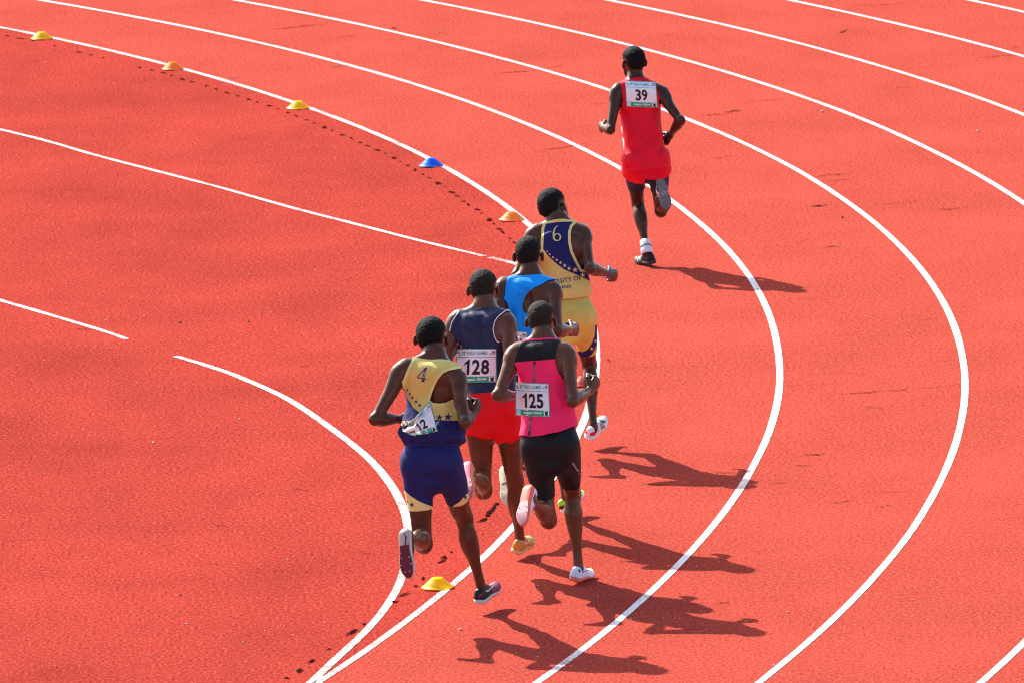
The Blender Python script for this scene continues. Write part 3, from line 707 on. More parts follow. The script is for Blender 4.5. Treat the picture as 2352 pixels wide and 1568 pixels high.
    whole = smin(P.tot, g['head'], .022)
    V, Q = G.nets(whole); V = relax(V, Q, 1, .35)
    root = bpy.data.objects.new('person', None); COL.objects.link(root); root.location = P.base; root.empty_display_size = .2; P.root = root
    P.body = mesh_obj('body', V, Q, skin_mat, root, origin=P.base)
    # hair: a close crop that follows the skull down to nape and brow
    c, axs, r = P.cran
    sl, X, Y, Zg = G.block(c - .16, c + .16); d3 = [X - np.float32(c[0]), Y - np.float32(c[1]), Zg - np.float32(c[2])]
    L = [d3[0] * a[0] + d3[1] * a[1] + d3[2] * a[2] for a in axs]
    line = -(L[2] + .046 * hs - (.000 + .50 * (L[1] + .012))); fr = (L[1] - .078 * hs); ear = .042 - np.sqrt((L[1] + .002) ** 2 + (L[2] + .040 * hs) ** 2) - 2 * np.maximum(.070 * hs - np.abs(L[0]), 0)
    sub = np.full(tuple(G.n), 1.0, np.float32); sub[sl] = g['head'][sl] - .0012; lim = np.full(tuple(G.n), 1.0, np.float32); lim[sl] = np.maximum(np.maximum(line, fr), ear)
    HV, HQ = G.nets(sub); HF = tris(HQ); HV = relax(HV, HF, 1, .35); e = -G.sample(lim, HV); HV, HF, ex = clip(HV, HF, e + .006, dict(e=e)); e = ex['e']; N = vert_normals(HV, HF)
    th = np.clip((e + .002) / .036, 0, 1) ** .9
    HV = HV + N * (th * (hair_h + (vnoise(HV * 130, 3) - .5) * .0042 + (vnoise(HV * 45, 5) - .5) * .003))[:, None]; HQ = HF
    P.hair = mesh_obj('hair', HV, HQ, mat_hair('hair_' + key, hair_col), root, origin=P.base)
    at = P.hair.data.attributes.new('edge', 'FLOAT', 'POINT'); at.data.foreach_set('value', np.clip((e + .006) / .034, 0, 1.2).astype(np.float32))
    for sg in (-1, 1):
        bm = bmesh.new(); bmesh.ops.create_uvsphere(bm, u_segments=12, v_segments=8, radius=.0115)
        e = hd + hr * sg * .030 + hf * .084 * hs + hu * .022; EV = np.array([v.co[:] for v in bm.verts]) + e; EF = [tuple(q.index for q in f.verts) for f in bm.faces]; bm.free()
        mesh_obj('eye', EV, EF, M_EYEW, root, origin=P.base)
    return P

def plane_xz(P, px, py, y=-.03):
    """photograph position -> coordinates on the wearer's back (metres right of and above the nape)"""
    d = ray_of(px, py); o = P.J['c7'] + P.Fm * y; t = np.dot(o - CAM_POS, P.Fm) / np.dot(d, P.Fm); q = CAM_POS + d * t - P.J['c7']
    return np.array([np.dot(q, P.Rm), np.dot(q, P.A)])

def xyz(P, V):
    q = V - P.J['c7']; return q @ P.Rm, q @ P.Fm, q @ P.A

def finish_cloth(P, name, V, F, ex, mats, splits, parent=None, thick=.0022):
    """splits: list of (field array name, material index) applied in order to what is still material 0"""
    done = []; cur = (V, F, ex)
    for fn, mi in splits:
        a = clip(cur[0], cur[1], cur[2][fn], cur[2]); b_ = clip(cur[0], cur[1], -cur[2][fn], cur[2])
        if len(a[1]): done.append((a[0], a[1], mi))
        cur = b_
    done.append((cur[0], cur[1], 0))
    VV = np.concatenate([d[0] for d in done]); k = 0; FF = []; MI = []
    for d in done: FF.append(d[1] + k); k += len(d[0]); MI.append(np.full(len(d[1]), d[2]))
    key = np.round(VV / 2e-5).astype(np.int64); _, first, inv = np.unique(key, axis=0, return_index=True, return_inverse=True); inv = inv.reshape(-1)
    VV = VV[first]; FF = inv[np.concatenate(FF)]; MI = np.concatenate(MI)
    ok = (FF[:, 0] != FF[:, 1]) & (FF[:, 1] != FF[:, 2]) & (FF[:, 0] != FF[:, 2]); FF = FF[ok]; MI = MI[ok]
    lab = np.arange(len(VV)); E = np.concatenate([FF[:, [0, 1]], FF[:, [1, 2]]])
    for _ in range(60):                                 # keep the one main sheet of cloth, drop stray flecks
        old = lab.copy(); m = np.minimum(lab[E[:, 0]], lab[E[:, 1]]); np.minimum.at(lab, lab[E[:, 0]], m); np.minimum.at(lab, lab[E[:, 1]], m); lab = lab[lab]
        if (old == lab).all(): break
    cnt = np.bincount(lab, minlength=len(VV)); ok = cnt[lab[FF[:, 0]]] > .2 * cnt.max(); FF = FF[ok]; MI = MI[ok]; used, inv = np.unique(FF, return_inverse=True); VV = VV[used]; FF = inv.reshape(-1, 3)
    o = mesh_obj(name, VV, FF, mats, parent or P.root, MI, origin=P.base)
    sm = o.modifiers.new('thickness', 'SOLIDIFY'); sm.thickness = thick; sm.offset = -1
    bv = BVHTree.FromPolygons([tuple(v) for v in VV], [tuple(f) for f in FF])
    return o, bv

def singlet(P, mats, hem, holes, collar=.0, front_drop=.42, loose=None, off=.006, fold=.0022, folds=None, fields=None, splits=(), seed=0, kloose=.02, name='singlet', trim=.014, trim_neck=True):
    """hem: height above the hip joint line; holes: two polygons on the back plane (x, z from nape) cut away around the arms"""
    G = P.G; fld = P.tot - off
    if loose is not None:
        G.g.pop('loose', None); G.loft('loose', P.J['hip'], P.top, nrm(P.J['rh'] - P.J['lh']), loose, 0, sb=nrm(P.J['rs'] - P.J['ls']), p=2.25); fld = smin(fld, G.g['loose'], kloose)
    tfield = np.minimum(P.noarm - off, G.g['loose']) if loose is not None else P.noarm - off
    zlo = P.J['hip'][2] - .30; k0 = max(0, int((zlo - G.lo[2]) / G.h)); k1 = int((P.J['c7'][2] + .16 - G.lo[2]) / G.h)
    cut = np.full_like(fld, 1.0); cut[:, :, k0:k1] = fld[:, :, k0:k1]
    V, Q = G.nets(cut); F = tris(Q); V = relax(V, F, 1, .4)
    X, Y, Zz = xyz(P, V); armd = G.sample(G.g['arms'], V); L = np.dot(P.J['c7'] - P.J['hip'], P.A)
    hemf = (Zz - np.interp(X, hem[0], hem[1])) if isinstance(hem, tuple) else (Zz + L - hem)
    if callable(collar): cf = collar(X, Y, Zz)
    else: cf = -(Zz - collar + front_drop * Y) / math.sqrt(1 + front_drop ** 2)
    fs = .09 * ss(Y, .03, .11); hl = poly_sdf(np.stack([X + fs, Zz], 1), holes[0]); hr = poly_sdf(np.stack([X - fs, Zz], 1), holes[1]); hole = np.minimum(hl, hr)
    arm = armd - off - G.sample(tfield, V) + .002 + np.clip((Zz + .19) * .5, 0, 1); nk = G.sample(G.g['head'], V) - .004
    edge = np.minimum(np.minimum(hole, arm), cf); keep = np.minimum(np.minimum(edge, hemf), np.maximum(nk, -.02 - Zz))
    ex = dict(X=X, Y=Y, Z=Zz, hole=hole, collar=cf, hem=hemf)
    V, F, ex = clip(V, F, keep, ex)
    # folds
    N = vert_normals(V, F); X, Y, Zz = ex['X'], ex['Y'], ex['Z']
    q = np.stack([X * 9 + Zz * 4, Y * 9, Zz * 5 - X * 2.5], 1) + seed
    n1 = 1 - 2 * np.abs(vnoise(q, seed) - .5) * 1.0; d = (n1 - .6) * fold * 2.2 + (vnoise(q * 2.7, seed + 3) - .5) * fold
    if folds is not None: d = d + folds(X, Y, Zz, Zz + L)
    d = np.maximum(d, -.0025) * np.clip(np.minimum(ex['hole'], ex['collar']) / .03, .15, 1); V = V + N * d[:, None]
    ex['pipe'] = trim - np.minimum(ex['hole'], ex['collar'] + (0 if trim_neck else 9))
    if fields: ex.update(fields(ex['X'], ex['Y'], ex['Z']))
    o, bv = finish_cloth(P, name, V, F, ex, mats, splits)
    return o, bv

def shorts(P, mats, waist, hem, off=.004, loose=None, fold=.001, fields=None, splits=(), seed=0, name='shorts', thick=.0022, hemcut=None):
    G = P.G; fld = P.noarm - off
    if loose is not None:
        sp = nrm(P.J['rh'] - P.J['lh']); G.g.pop('ls_', None)
        for q, sg in (('l', -1), ('r', 1)): G.loft('ls_', P.J[q + 'h'], P.J[q + 'k'], sp, [(r[0], r[1], r[2], sg * r[3], r[4]) for r in loose['leg']], 0)
        if 'hip' in loose: G.loft('ls_', P.J['hip'], P.top, sp, loose['hip'], .03, p=2.3)
        fld = smin(fld, G.g['ls_'], .025)
    z1 = int((P.J['hip'][2] + waist + .1 - G.lo[2]) / G.h); z0 = max(0, int((min(P.J['lk'][2], P.J['rk'][2]) - .1 - G.lo[2]) / G.h))
    cut = np.full_like(fld, 1.0); cut[:, :, z0:z1] = fld[:, :, z0:z1]
    V, Q = G.nets(cut); F = tris(Q); V = relax(V, F, 1, .4)
    def legp(V):
        r = []
        for q in 'lr':
            h, k = P.J[q + 'h'], P.J[q + 'k']; ax = k - h; l = np.linalg.norm(ax); t = (V - h) @ ax / l ** 2; c = h + np.clip(t, 0, 1)[:, None] * ax; r.append((t, np.linalg.norm(V - c, axis=1), l))
        return r
    (tl, dl, ll), (tr, dr, lr) = legp(V); left = dl < dr
    t = np.where(left, tl, tr); L = np.where(left, ll, lr); hm = np.where(left, hem[0], hem[1])
    # drop everything that belongs to the lower legs
    lowd = np.full(len(V), 9.0)
    for q in 'lr':
        k, a = P.J[q + 'k'], P.J[q + 'a']; ax = a - k; u = np.clip((V - k) @ ax / (ax @ ax), .25, 1.2); lowd = np.minimum(lowd, np.linalg.norm(V - (k + u[:, None] * ax), axis=1))
    hemf = (hm - t) * L
    if hemcut is not None: hemf = hemf + hemcut(P, V, left)
    q = V - P.J['hip']; wz = waist - q @ P.A
    keep = np.minimum(np.minimum(hemf, wz), lowd - .075)
    X, Y, Zz = q @ P.Rm, q @ P.Fm, q @ P.A
    ex = dict(t=t, hem=hemf, X=X, Y=Y, Z=Zz, left=left.astype(float), waist=wz)
    V, F, ex = clip(V, F, keep, ex); N = vert_normals(V, F)
    q = np.stack([ex['X'] * 10, ex['Y'] * 10, ex['Z'] * 16 + ex['X'] * 6], 1) + seed; d = (vnoise(q, seed) - .45) * fold * 2 + (vnoise(q * 2.2, seed + 1) - .5) * fold
    V = V + N * np.maximum(d, -.002)[:, None]
    if fields: ex.update(fields(ex))
    return finish_cloth(P, name, V, F, ex, mats, splits, thick=thick)

def lay(P, bv, vf, x, z, mat, name, parent, off=.0016, rot=0, maxe=.011, y0=-.35):
    """lay a flat print on cloth: drop it straight onto the wearer's back"""
    V, F = move2d(vf, 0, 0, rot); V, F = tri2d(V, F, maxe); o0 = P.J['c7'] + P.Fm * y0; out = []; ok = []
    for a, b in V:
        o = o0 + P.Rm * (a + x) + P.A * (b + z); h = bv.ray_cast(Vector(o), Vector(P.Fm), .6)
        if h[0] is None: out.append(o + P.Fm * 9); ok.append(False)
        else:
            n = np.array(h[1]); n = n if np.dot(n, P.Fm) < 0 else -n
            out.append(np.array(h[0]) + n * off); ok.append(True)
    ok = np.array(ok); F = F[ok[F].all(1)]
    if not len(F): return None
    out = np.array(out); e = np.stack([np.linalg.norm(out[F[:, i]] - out[F[:, (i + 1) % 3]], axis=1) for i in range(3)], 1); F = F[e.max(1) < .05]
    if not len(F): return None
    used, inv = np.unique(F, return_inverse=True)
    return mesh_obj(name, out[used], inv.reshape(-1, 3), mat, parent, origin=P.base)

def at_px(P, bv, px, py):
    """where on the back does this photograph position fall (x, z)"""
    d = ray_of(px, py); h = bv.ray_cast(Vector(CAM_POS), Vector(d), 200)
    if h[0] is None: return plane_xz(P, px, py)
    q = np.array(h[0]) - P.J['c7']; return np.array([q @ P.Rm, q @ P.A])

def bib(P, bv, corners, number, numw, ripple=.002, lift=.006, bulge=None, seed=0, title='FASU GAMES'):
    """paper start number pinned to the back; corners TL, TR, BR, BL as seen in the photograph"""
    nu, nv = 21, 17; tl, tr, br, bl = [np.array(c, float) for c in corners]; Pt = np.zeros((nv, nu, 3)); dep = np.full((nv, nu), np.nan); R = np.zeros((nv, nu, 3))
    for j in range(nv):
        for i in range(nu):
            u, v = i / (nu - 1), j / (nv - 1); q = (bl * (1 - u) + br * u) * (1 - v) + (tl * (1 - u) + tr * u) * v; d = ray_of(*q); R[j, i] = d
            h = bv.ray_cast(Vector(CAM_POS), Vector(d), 200)
            if h[0] is not None: dep[j, i] = h[3]
    m = np.nanmedian(dep); dep[dep > m + .25] = np.nan
    for _ in range(40):
        if not np.isnan(dep).any(): break
        p = np.pad(dep, 1, constant_values=np.nan); nb = np.stack([p[:-2, 1:-1], p[2:, 1:-1], p[1:-1, :-2], p[1:-1, 2:]])
        with np.errstate(all='ignore'):
            import warnings; warnings.simplefilter('ignore'); f = np.nanmean(nb, 0)
        dep = np.where(np.isnan(dep), f, dep)
    raw = dep.copy()
    for _ in range(10):
        p = np.pad(dep, 1, mode='edge'); dep = .5 * dep + .125 * (p[:-2, 1:-1] + p[2:, 1:-1] + p[1:-1, :-2] + p[1:-1, 2:])
    dep = np.minimum(dep, raw + .001)
    jj, ii = np.mgrid[0:nv, 0:nu]; U, Vv = ii / (nu - 1), jj / (nv - 1)
    dep = dep - lift - ripple * (np.sin(U * 7 + seed) * np.sin(Vv * 5 + seed * 2) + .6 * np.sin(U * 13 - Vv * 4 + seed))
    if bulge is not None: dep = dep - bulge(U, Vv)
    Pt = CAM_POS + R * dep[..., None]
    idx = lambda j, i: j * nu + i
    F = [(idx(j, i), idx(j, i + 1), idx(j + 1, i + 1), idx(j + 1, i)) for j in range(nv - 1) for i in range(nu - 1)]
    b = mesh_obj('bib', Pt.reshape(-1, 3), F, M_BIB, P.root, origin=P.base); s = b.modifiers.new('thickness', 'SOLIDIFY'); s.thickness = .0008; s.offset = -1
    Wd, Ht = .24, .20
    tu = np.gradient(Pt, axis=1); tv = np.gradient(Pt, axis=0); N = np.cross(tu, tv); N /= np.linalg.norm(N, axis=2)[..., None]
    def put(vf, x, y, mat, name, off=.0012, rot=0):
        V, F = move2d(vf, x, y, rot); V, F = tri2d(V, F, .012)
        u = np.clip(V[:, 0] / Wd + .5, 0, 1) * (nu - 1); v = np.clip(V[:, 1] / Ht + .5, 0, 1) * (nv - 1)
        i = np.clip(u.astype(int), 0, nu - 2); j = np.clip(v.astype(int), 0, nv - 2); fu, fv = (u - i)[:, None], (v - j)[:, None]
        g = lambda A: (A[j, i] * (1 - fu) + A[j, i + 1] * fu) * (1 - fv) + (A[j + 1, i] * (1 - fu) + A[j + 1, i + 1] * fu) * fv
        return mesh_obj(name, g(Pt) + g(N) * off, F, mat, b, origin=P.base)
    rect = lambda w, h: (np.array([(-w / 2, -h / 2), (w / 2, -h / 2), (w / 2, h / 2), (-w / 2, h / 2)]), np.array([(0, 1, 2), (0, 2, 3)]))
    put(join2d([move2d(rect(.24, .004), 0, .0980), move2d(rect(.004, .192), -.118, 0), move2d(rect(.004, .192), .118, 0), move2d(rect(.24, .003), 0, .0505)]), 0, 0, M_TEAL, 'border', .0009)
    put(rect(.238, .036), 0, -.0815, M_GREEN, 'green_band', .0010)
    put(join2d([move2d(number2d('11', .0215, .018), -.079, 0), move2d(text2d('TH', .009, .010, .01), -.066, .006), move2d(text2d(title, .0215, .122, .014), .004, 0)]), 0, .0745, M_TEAL, 'lettering', .0014)
    put(number2d(number, .088, numw), 0, -.008, M_INK, 'number', .0014)
    put(text2d('Lagos 2024', .0185, .122, .03), 0, -.0815, M_PWHITE, 'lettering', .0018)
    put(rect(.026, .029), -.099, -.0815, M_PWHITE, 'logo_box', .0015); put(rect(.036, .031), .094, -.0815, M_PWHITE, 'logo_box', .0015)
    put(join2d([move2d(star2d(.010), 0, .001), rect(.012, .016)]), -.099, -.0815, M_PBLUE, 'emblem', .0021)
    put(join2d([poly2d([(-.010, .012), (.010, .012), (.010, -.002), (.006, -.010), (0, -.013), (-.006, -.010), (-.010, -.002)]), move2d(rect(.030, .003), 0, -.0125)]), .094, -.0815, M_INK, 'emblem', .0021)
    put(join2d([ribbon2d([(-.006, .012), (-.010, .000), (-.002, -.002), (.002, .008)], .0035), ribbon2d([(0, -.001), (.004, -.012)], .0045), move2d(rect(.004, .004), .009, -.010)]), -.103, .0735, M_INK, 'emblem', .0014)
    put(join2d([poly2d([(-.004, .010), (.002, .013), (.010, .011), (.015, .005), (.011, .001), (.010, -.006), (.006, -.012), (.003, -.008), (.003, -.001), (-.003, .001), (-.006, .005)]), move2d(rect(.022, .003), -.013, -.006), move2d(rect(.014, .003), -.012, -.001)]), .098, .075, M_PGREY, 'emblem', .0014)
    return b

# ------------------------------------------------------------------ shoes
def ss(x, a, b): t = np.clip((x - a) / (b - a), 0, 1); return t * t * (3 - 2 * t)
SW = ([0, .03, .1, .25, .45, .6, .72, .85, .95, 1.0], [.010, .023, .031, .0315, .030, .037, .041, .036, .023, .008])
UH = ([0, .04, .12, .22, .32, .42, .55, .7, .85, .95, 1.0], [.050, .070, .078, .074, .079, .073, .058, .046, .037, .027, .014])
def shoe(P, q, mats, sole_col, swoosh=None, stripes=None, heel_patch=None, toe_patch=None, plate=None, spikes=0, sole_logo=None, tread=None, collar=None, midsole=None, lace=None, scale=1.0, dot=None):
    J = P.J; heel, toe, ank = J[q + 'heel'], J[q + 'toe'], J[q + 'a']; L = .282 * P.S / 1.75 * scale
    y = nrm(toe - heel); z = nrm((ank - heel) - y * np.dot(ank - heel, y)); x = np.cross(y, z); o = (heel + toe) / 2 - y * L / 2
    med = 1 if q == 'l' else -1                         # side of the big toe
    W = lambda pts: o + np.outer(pts[:, 0], x) + np.outer(pts[:, 1], y) + np.outer(pts[:, 2], z)
    ns, nt = 44, 26; S_ = (1 - np.cos(np.linspace(0, math.pi, ns))) / 2
    hw = pchip(SW[0], SW[1], S_) * 1.13 * L / .285; cx = med * .007 * ss(S_, .55, 1.0) + med * -.003 * np.sin(S_ * math.pi * 2) * (S_ < .5); zb = .020 * np.clip((S_ - .72) / .28, 0, 1) ** 1.6 + .008 * np.clip((.12 - S_) / .12, 0, 1) ** 2
    th = .027 - .012 * ss(S_, .3, .75); uh = pchip(UH[0], UH[1], S_) * L / .285
    root = bpy.data.objects.new('shoe', None); COL.objects.link(root); root.parent = P.root; root.empty_display_size = .05
    # sole: bottom, bevel, wall
    rows = [(-.82, 0.0), (-.97, .0035), (-1.0, .010), (-1.0, 1.0), (1.0, 1.0), (1.0, .010), (.97, .0035), (.82, 0.0)]
    V = []
    for i in range(ns):
        for a, b in rows: V.append((cx[i] + a * hw[i], S_[i] * L, zb[i] + (th[i] if b == 1.0 else b)))
    F = []; MI = []; m = len(rows)
    for i in range(ns - 1):
        for j in range(m):
            k = (j + 1) % m; F.append((i * m + j, i * m + k, (i + 1) * m + k, (i + 1) * m + j)); MI.append(1 if j == m - 1 else (2 if j in (0, 6) else 0))
    F.append(tuple(range(m))[::-1]); MI.append(0); F.append(tuple((ns - 1) * m + j for j in range(m))); MI.append(0)
    ms = midsole or sole_col
    mesh_obj('sole', W(np.array(V)), F, [ms, sole_col, sole_col], root, MI, origin=P.base)
    if plate:                                           # forefoot plate
        a0, a1, pm = plate; V = []; F = []; sel = [i for i in range(ns) if a0 <= S_[i] <= a1]
        for i in sel:
            for a in (-.86, -.4, 0, .4, .86): V.append((cx[i] + a * hw[i], S_[i] * L, zb[i] - .0028 + .0012 * abs(a)))
        for i in range(len(sel) - 1):
            for j in range(4): F.append((i * 5 + j, i * 5 + j + 1, (i + 1) * 5 + j + 1, (i + 1) * 5 + j))
        mesh_obj('sole_plate', W(np.array(V)), F, pm, root, origin=P.base)
    if spikes:
        for (sx_, sy_) in ((-.6, .60), (.6, .60), (-.68, .74), (.68, .74), (-.35, .88), (.35, .88))[:spikes]:
            i = np.argmin(abs(S_ - sy_)); c = np.array([cx[i] + sx_ * hw[i], S_[i] * L, zb[i] - .002]); V = [c + np.array([.0042 * math.cos(t), .0042 * math.sin(t), 0]) for t in np.linspace(0, 2 * math.pi, 9)[:-1]] + [c - np.array([0, 0, .009])]
            mesh_obj('spike', W(np.array(V)), [(j, (j + 1) % 8, 8) for j in range(8)] + [tuple(range(8))], M_SPIKE, root, origin=P.base)
    # upper
    def up_pt(s, th_, off=0.0):
        w = np.interp(s, S_, hw) * .975 + off; c = np.interp(s, S_, cx); zb_ = np.interp(s, S_, zb) + np.interp(s, S_, th) - .003; h = np.interp(s, S_, uh) - .010 + off; ex = 2.0 + .9 * (1 - ss(s, .25, .6))
        ct, st = np.cos(th_), np.sin(th_); return np.stack([c + w * np.sign(ct) * np.abs(ct) ** (2 / ex) * (1 - .18 * (1 - ss(s, .05, .5)) * st), s * L + 0 * th_, zb_ + h * st ** (2 / ex)], -1)
    TH = np.linspace(0, math.pi, nt); V = np.concatenate([up_pt(np.full(nt, s), TH) for s in S_]); F = []; MI = []
    for i in range(ns - 1):
        sm_ = (S_[i] + S_[i + 1]) / 2
        for j in range(nt - 1):
            F.append((i * nt + j, (i + 1) * nt + j, (i + 1) * nt + j + 1, i * nt + j + 1)); tm = (TH[j] + TH[j + 1]) / 2
            k = 0
            if heel_patch and sm_ < heel_patch[0] and heel_patch[1] < math.sin(tm) < heel_patch[2]: k = 1
            if toe_patch and sm_ > toe_patch[0]: k = 2
            if .10 < sm_ < .34 and math.sin(tm) > .93: k = 3
            MI.append(k)
    F.append(tuple(range(nt))); MI.append(0)
    um = mats
    mesh_obj('upper', W(V), F, [um, heel_patch[3] if heel_patch else um, toe_patch[1] if toe_patch else um, collar or um], root, MI, origin=P.base)
    def side_mark(poly, mat, name, sides=(0, 1), off=.0018):
        v, f = poly2d(poly); v, f = tri2d(v, f, .03)
        for sd in sides:
            t = v[:, 1] * math.pi / 2; t = t if sd == 0 else math.pi - t
            mesh_obj(name, W(up_pt(v[:, 0], t, off)), f, mat, root, origin=P.base)
    if swoosh:
        a = np.linspace(0, 1, 14); lo = [(.66 - .56 * t, .72 - 1.0 * t * (1 - t) * 2.0 - .10 * t) for t in a]; poly = [(.68, .80)] + [(.66 - .40 * t, .76 - .62 * math.sin(t * math.pi * .55)) for t in a] + [(.22, .22), (.16, .42), (.20, .60)] + [(.23 + .03 * t, .58 - .20 * t) for t in a[3::5]] + [(.30 + .36 * t, .36 + .40 * t ** 1.3) for t in a[2::3]]
        poly = [(.68, .84), (.56, .52), (.43, .31), (.32, .22), (.24, .24), (.20, .34), (.20, .48), (.22, .60), (.225, .46), (.25, .36), (.31, .31), (.41, .38), (.54, .58)]
        side_mark(poly, swoosh, 'logo_stripe')
    if stripes:
        for c in (.42, .50, .58): side_mark([(c - .012, .92), (c + .018, .92), (c + .075, .10), (c + .035, .10)], stripes, 'stripe')
    if sole_logo:
        pts = [(-.2, .46), (.1, .40), (.38, .30), (.52, .22), (.50, .16), (.34, .15), (.05, .05), (.22, .17), (.28, .22), (.15, .30), (-.05, .38)]
        v, f = poly2d(pts); v, f = tri2d(v, f, .06); i = np.clip(v[:, 1], 0, 1); V = np.stack([np.interp(i, S_, cx) + v[:, 0] * np.interp(i, S_, hw) * .9, i * L, np.interp(i, S_, zb) - .002 + 0 * i], 1)
        mesh_obj('logo_stripe', W(V), f, sole_logo, root, origin=P.base)
    if tread:
        for (a, b, c, d) in tread[0]:
            V = []; 
            for (u, s) in ((a, b), (c, b), (c, d), (a, d)): V.append((np.interp(s, S_, cx) + u * np.interp(s, S_, hw), s * L, np.interp(s, S_, zb) - .0035))
            mesh_obj('tread_block', W(np.array(V)), [(0, 1, 2, 3)], tread[1], root, origin=P.base)
    if dot:
        v = np.array([(math.cos(t), math.sin(t)) for t in np.linspace(0, 2 * math.pi, 13)[:-1]]); 
        for sd in (0, 1):
            t = math.pi / 2 * (.42 + .16 * v[:, 1]); t = t if sd == 0 else math.pi - t
            mesh_obj('heel_dot', W(up_pt(.075 + .028 * v[:, 0], t, .0018)), [tuple(range(12))], dot, root, origin=P.base)
    if lace:
        for s in (.36, .42, .48, .54):
            t = np.linspace(.32, .68, 8) * math.pi; a = up_pt(np.full(8, s - .007), t, .003); b = up_pt(np.full(8, s + .007), t, .003)
            mesh_obj('lace', W(np.concatenate([a, b])), [(j, 8 + j, 9 + j, j + 1) for j in range(7)], lace, root, origin=P.base)
    return root

def band(P, a, b, t0, t1, r, mat, name, flat=1.0, side=None, parent=None):
    """short sleeve round a limb: sock top, wrist band"""
    d = nrm(b - a); s = nrm(np.cross(d, [0, 0, 1.0])) if side is None else nrm(side - d * np.dot(side, d)); w = np.cross(d, s); n = 28; V = []; prof = [(0, .93), (0, 1.0), (.25, 1.05), (.75, 1.05), (1, 1.0), (1, .93)]
    for i in range(n):
        an = 2 * math.pi * i / n
        for tt, k in prof:
            rr = (r[0] + (r[1] - r[0]) * tt) * k if isinstance(r, tuple) else r * k
            V.append(a + d * (t0 + (t1 - t0) * tt) + s * rr * math.cos(an) + w * rr * flat * math.sin(an))
    m = len(prof); F = [(i * m + j, ((i + 1) % n) * m + j, ((i + 1) % n) * m + (j + 1) % m, i * m + (j + 1) % m) for i in range(n) for j in range(m)]
    return mesh_obj(name, np.array(V), F, mat, parent or P.root, origin=P.base)
M_SPIKE = mat_plain('spike_steel', (.5, .42, .42), .4, .5, Metallic=.6)

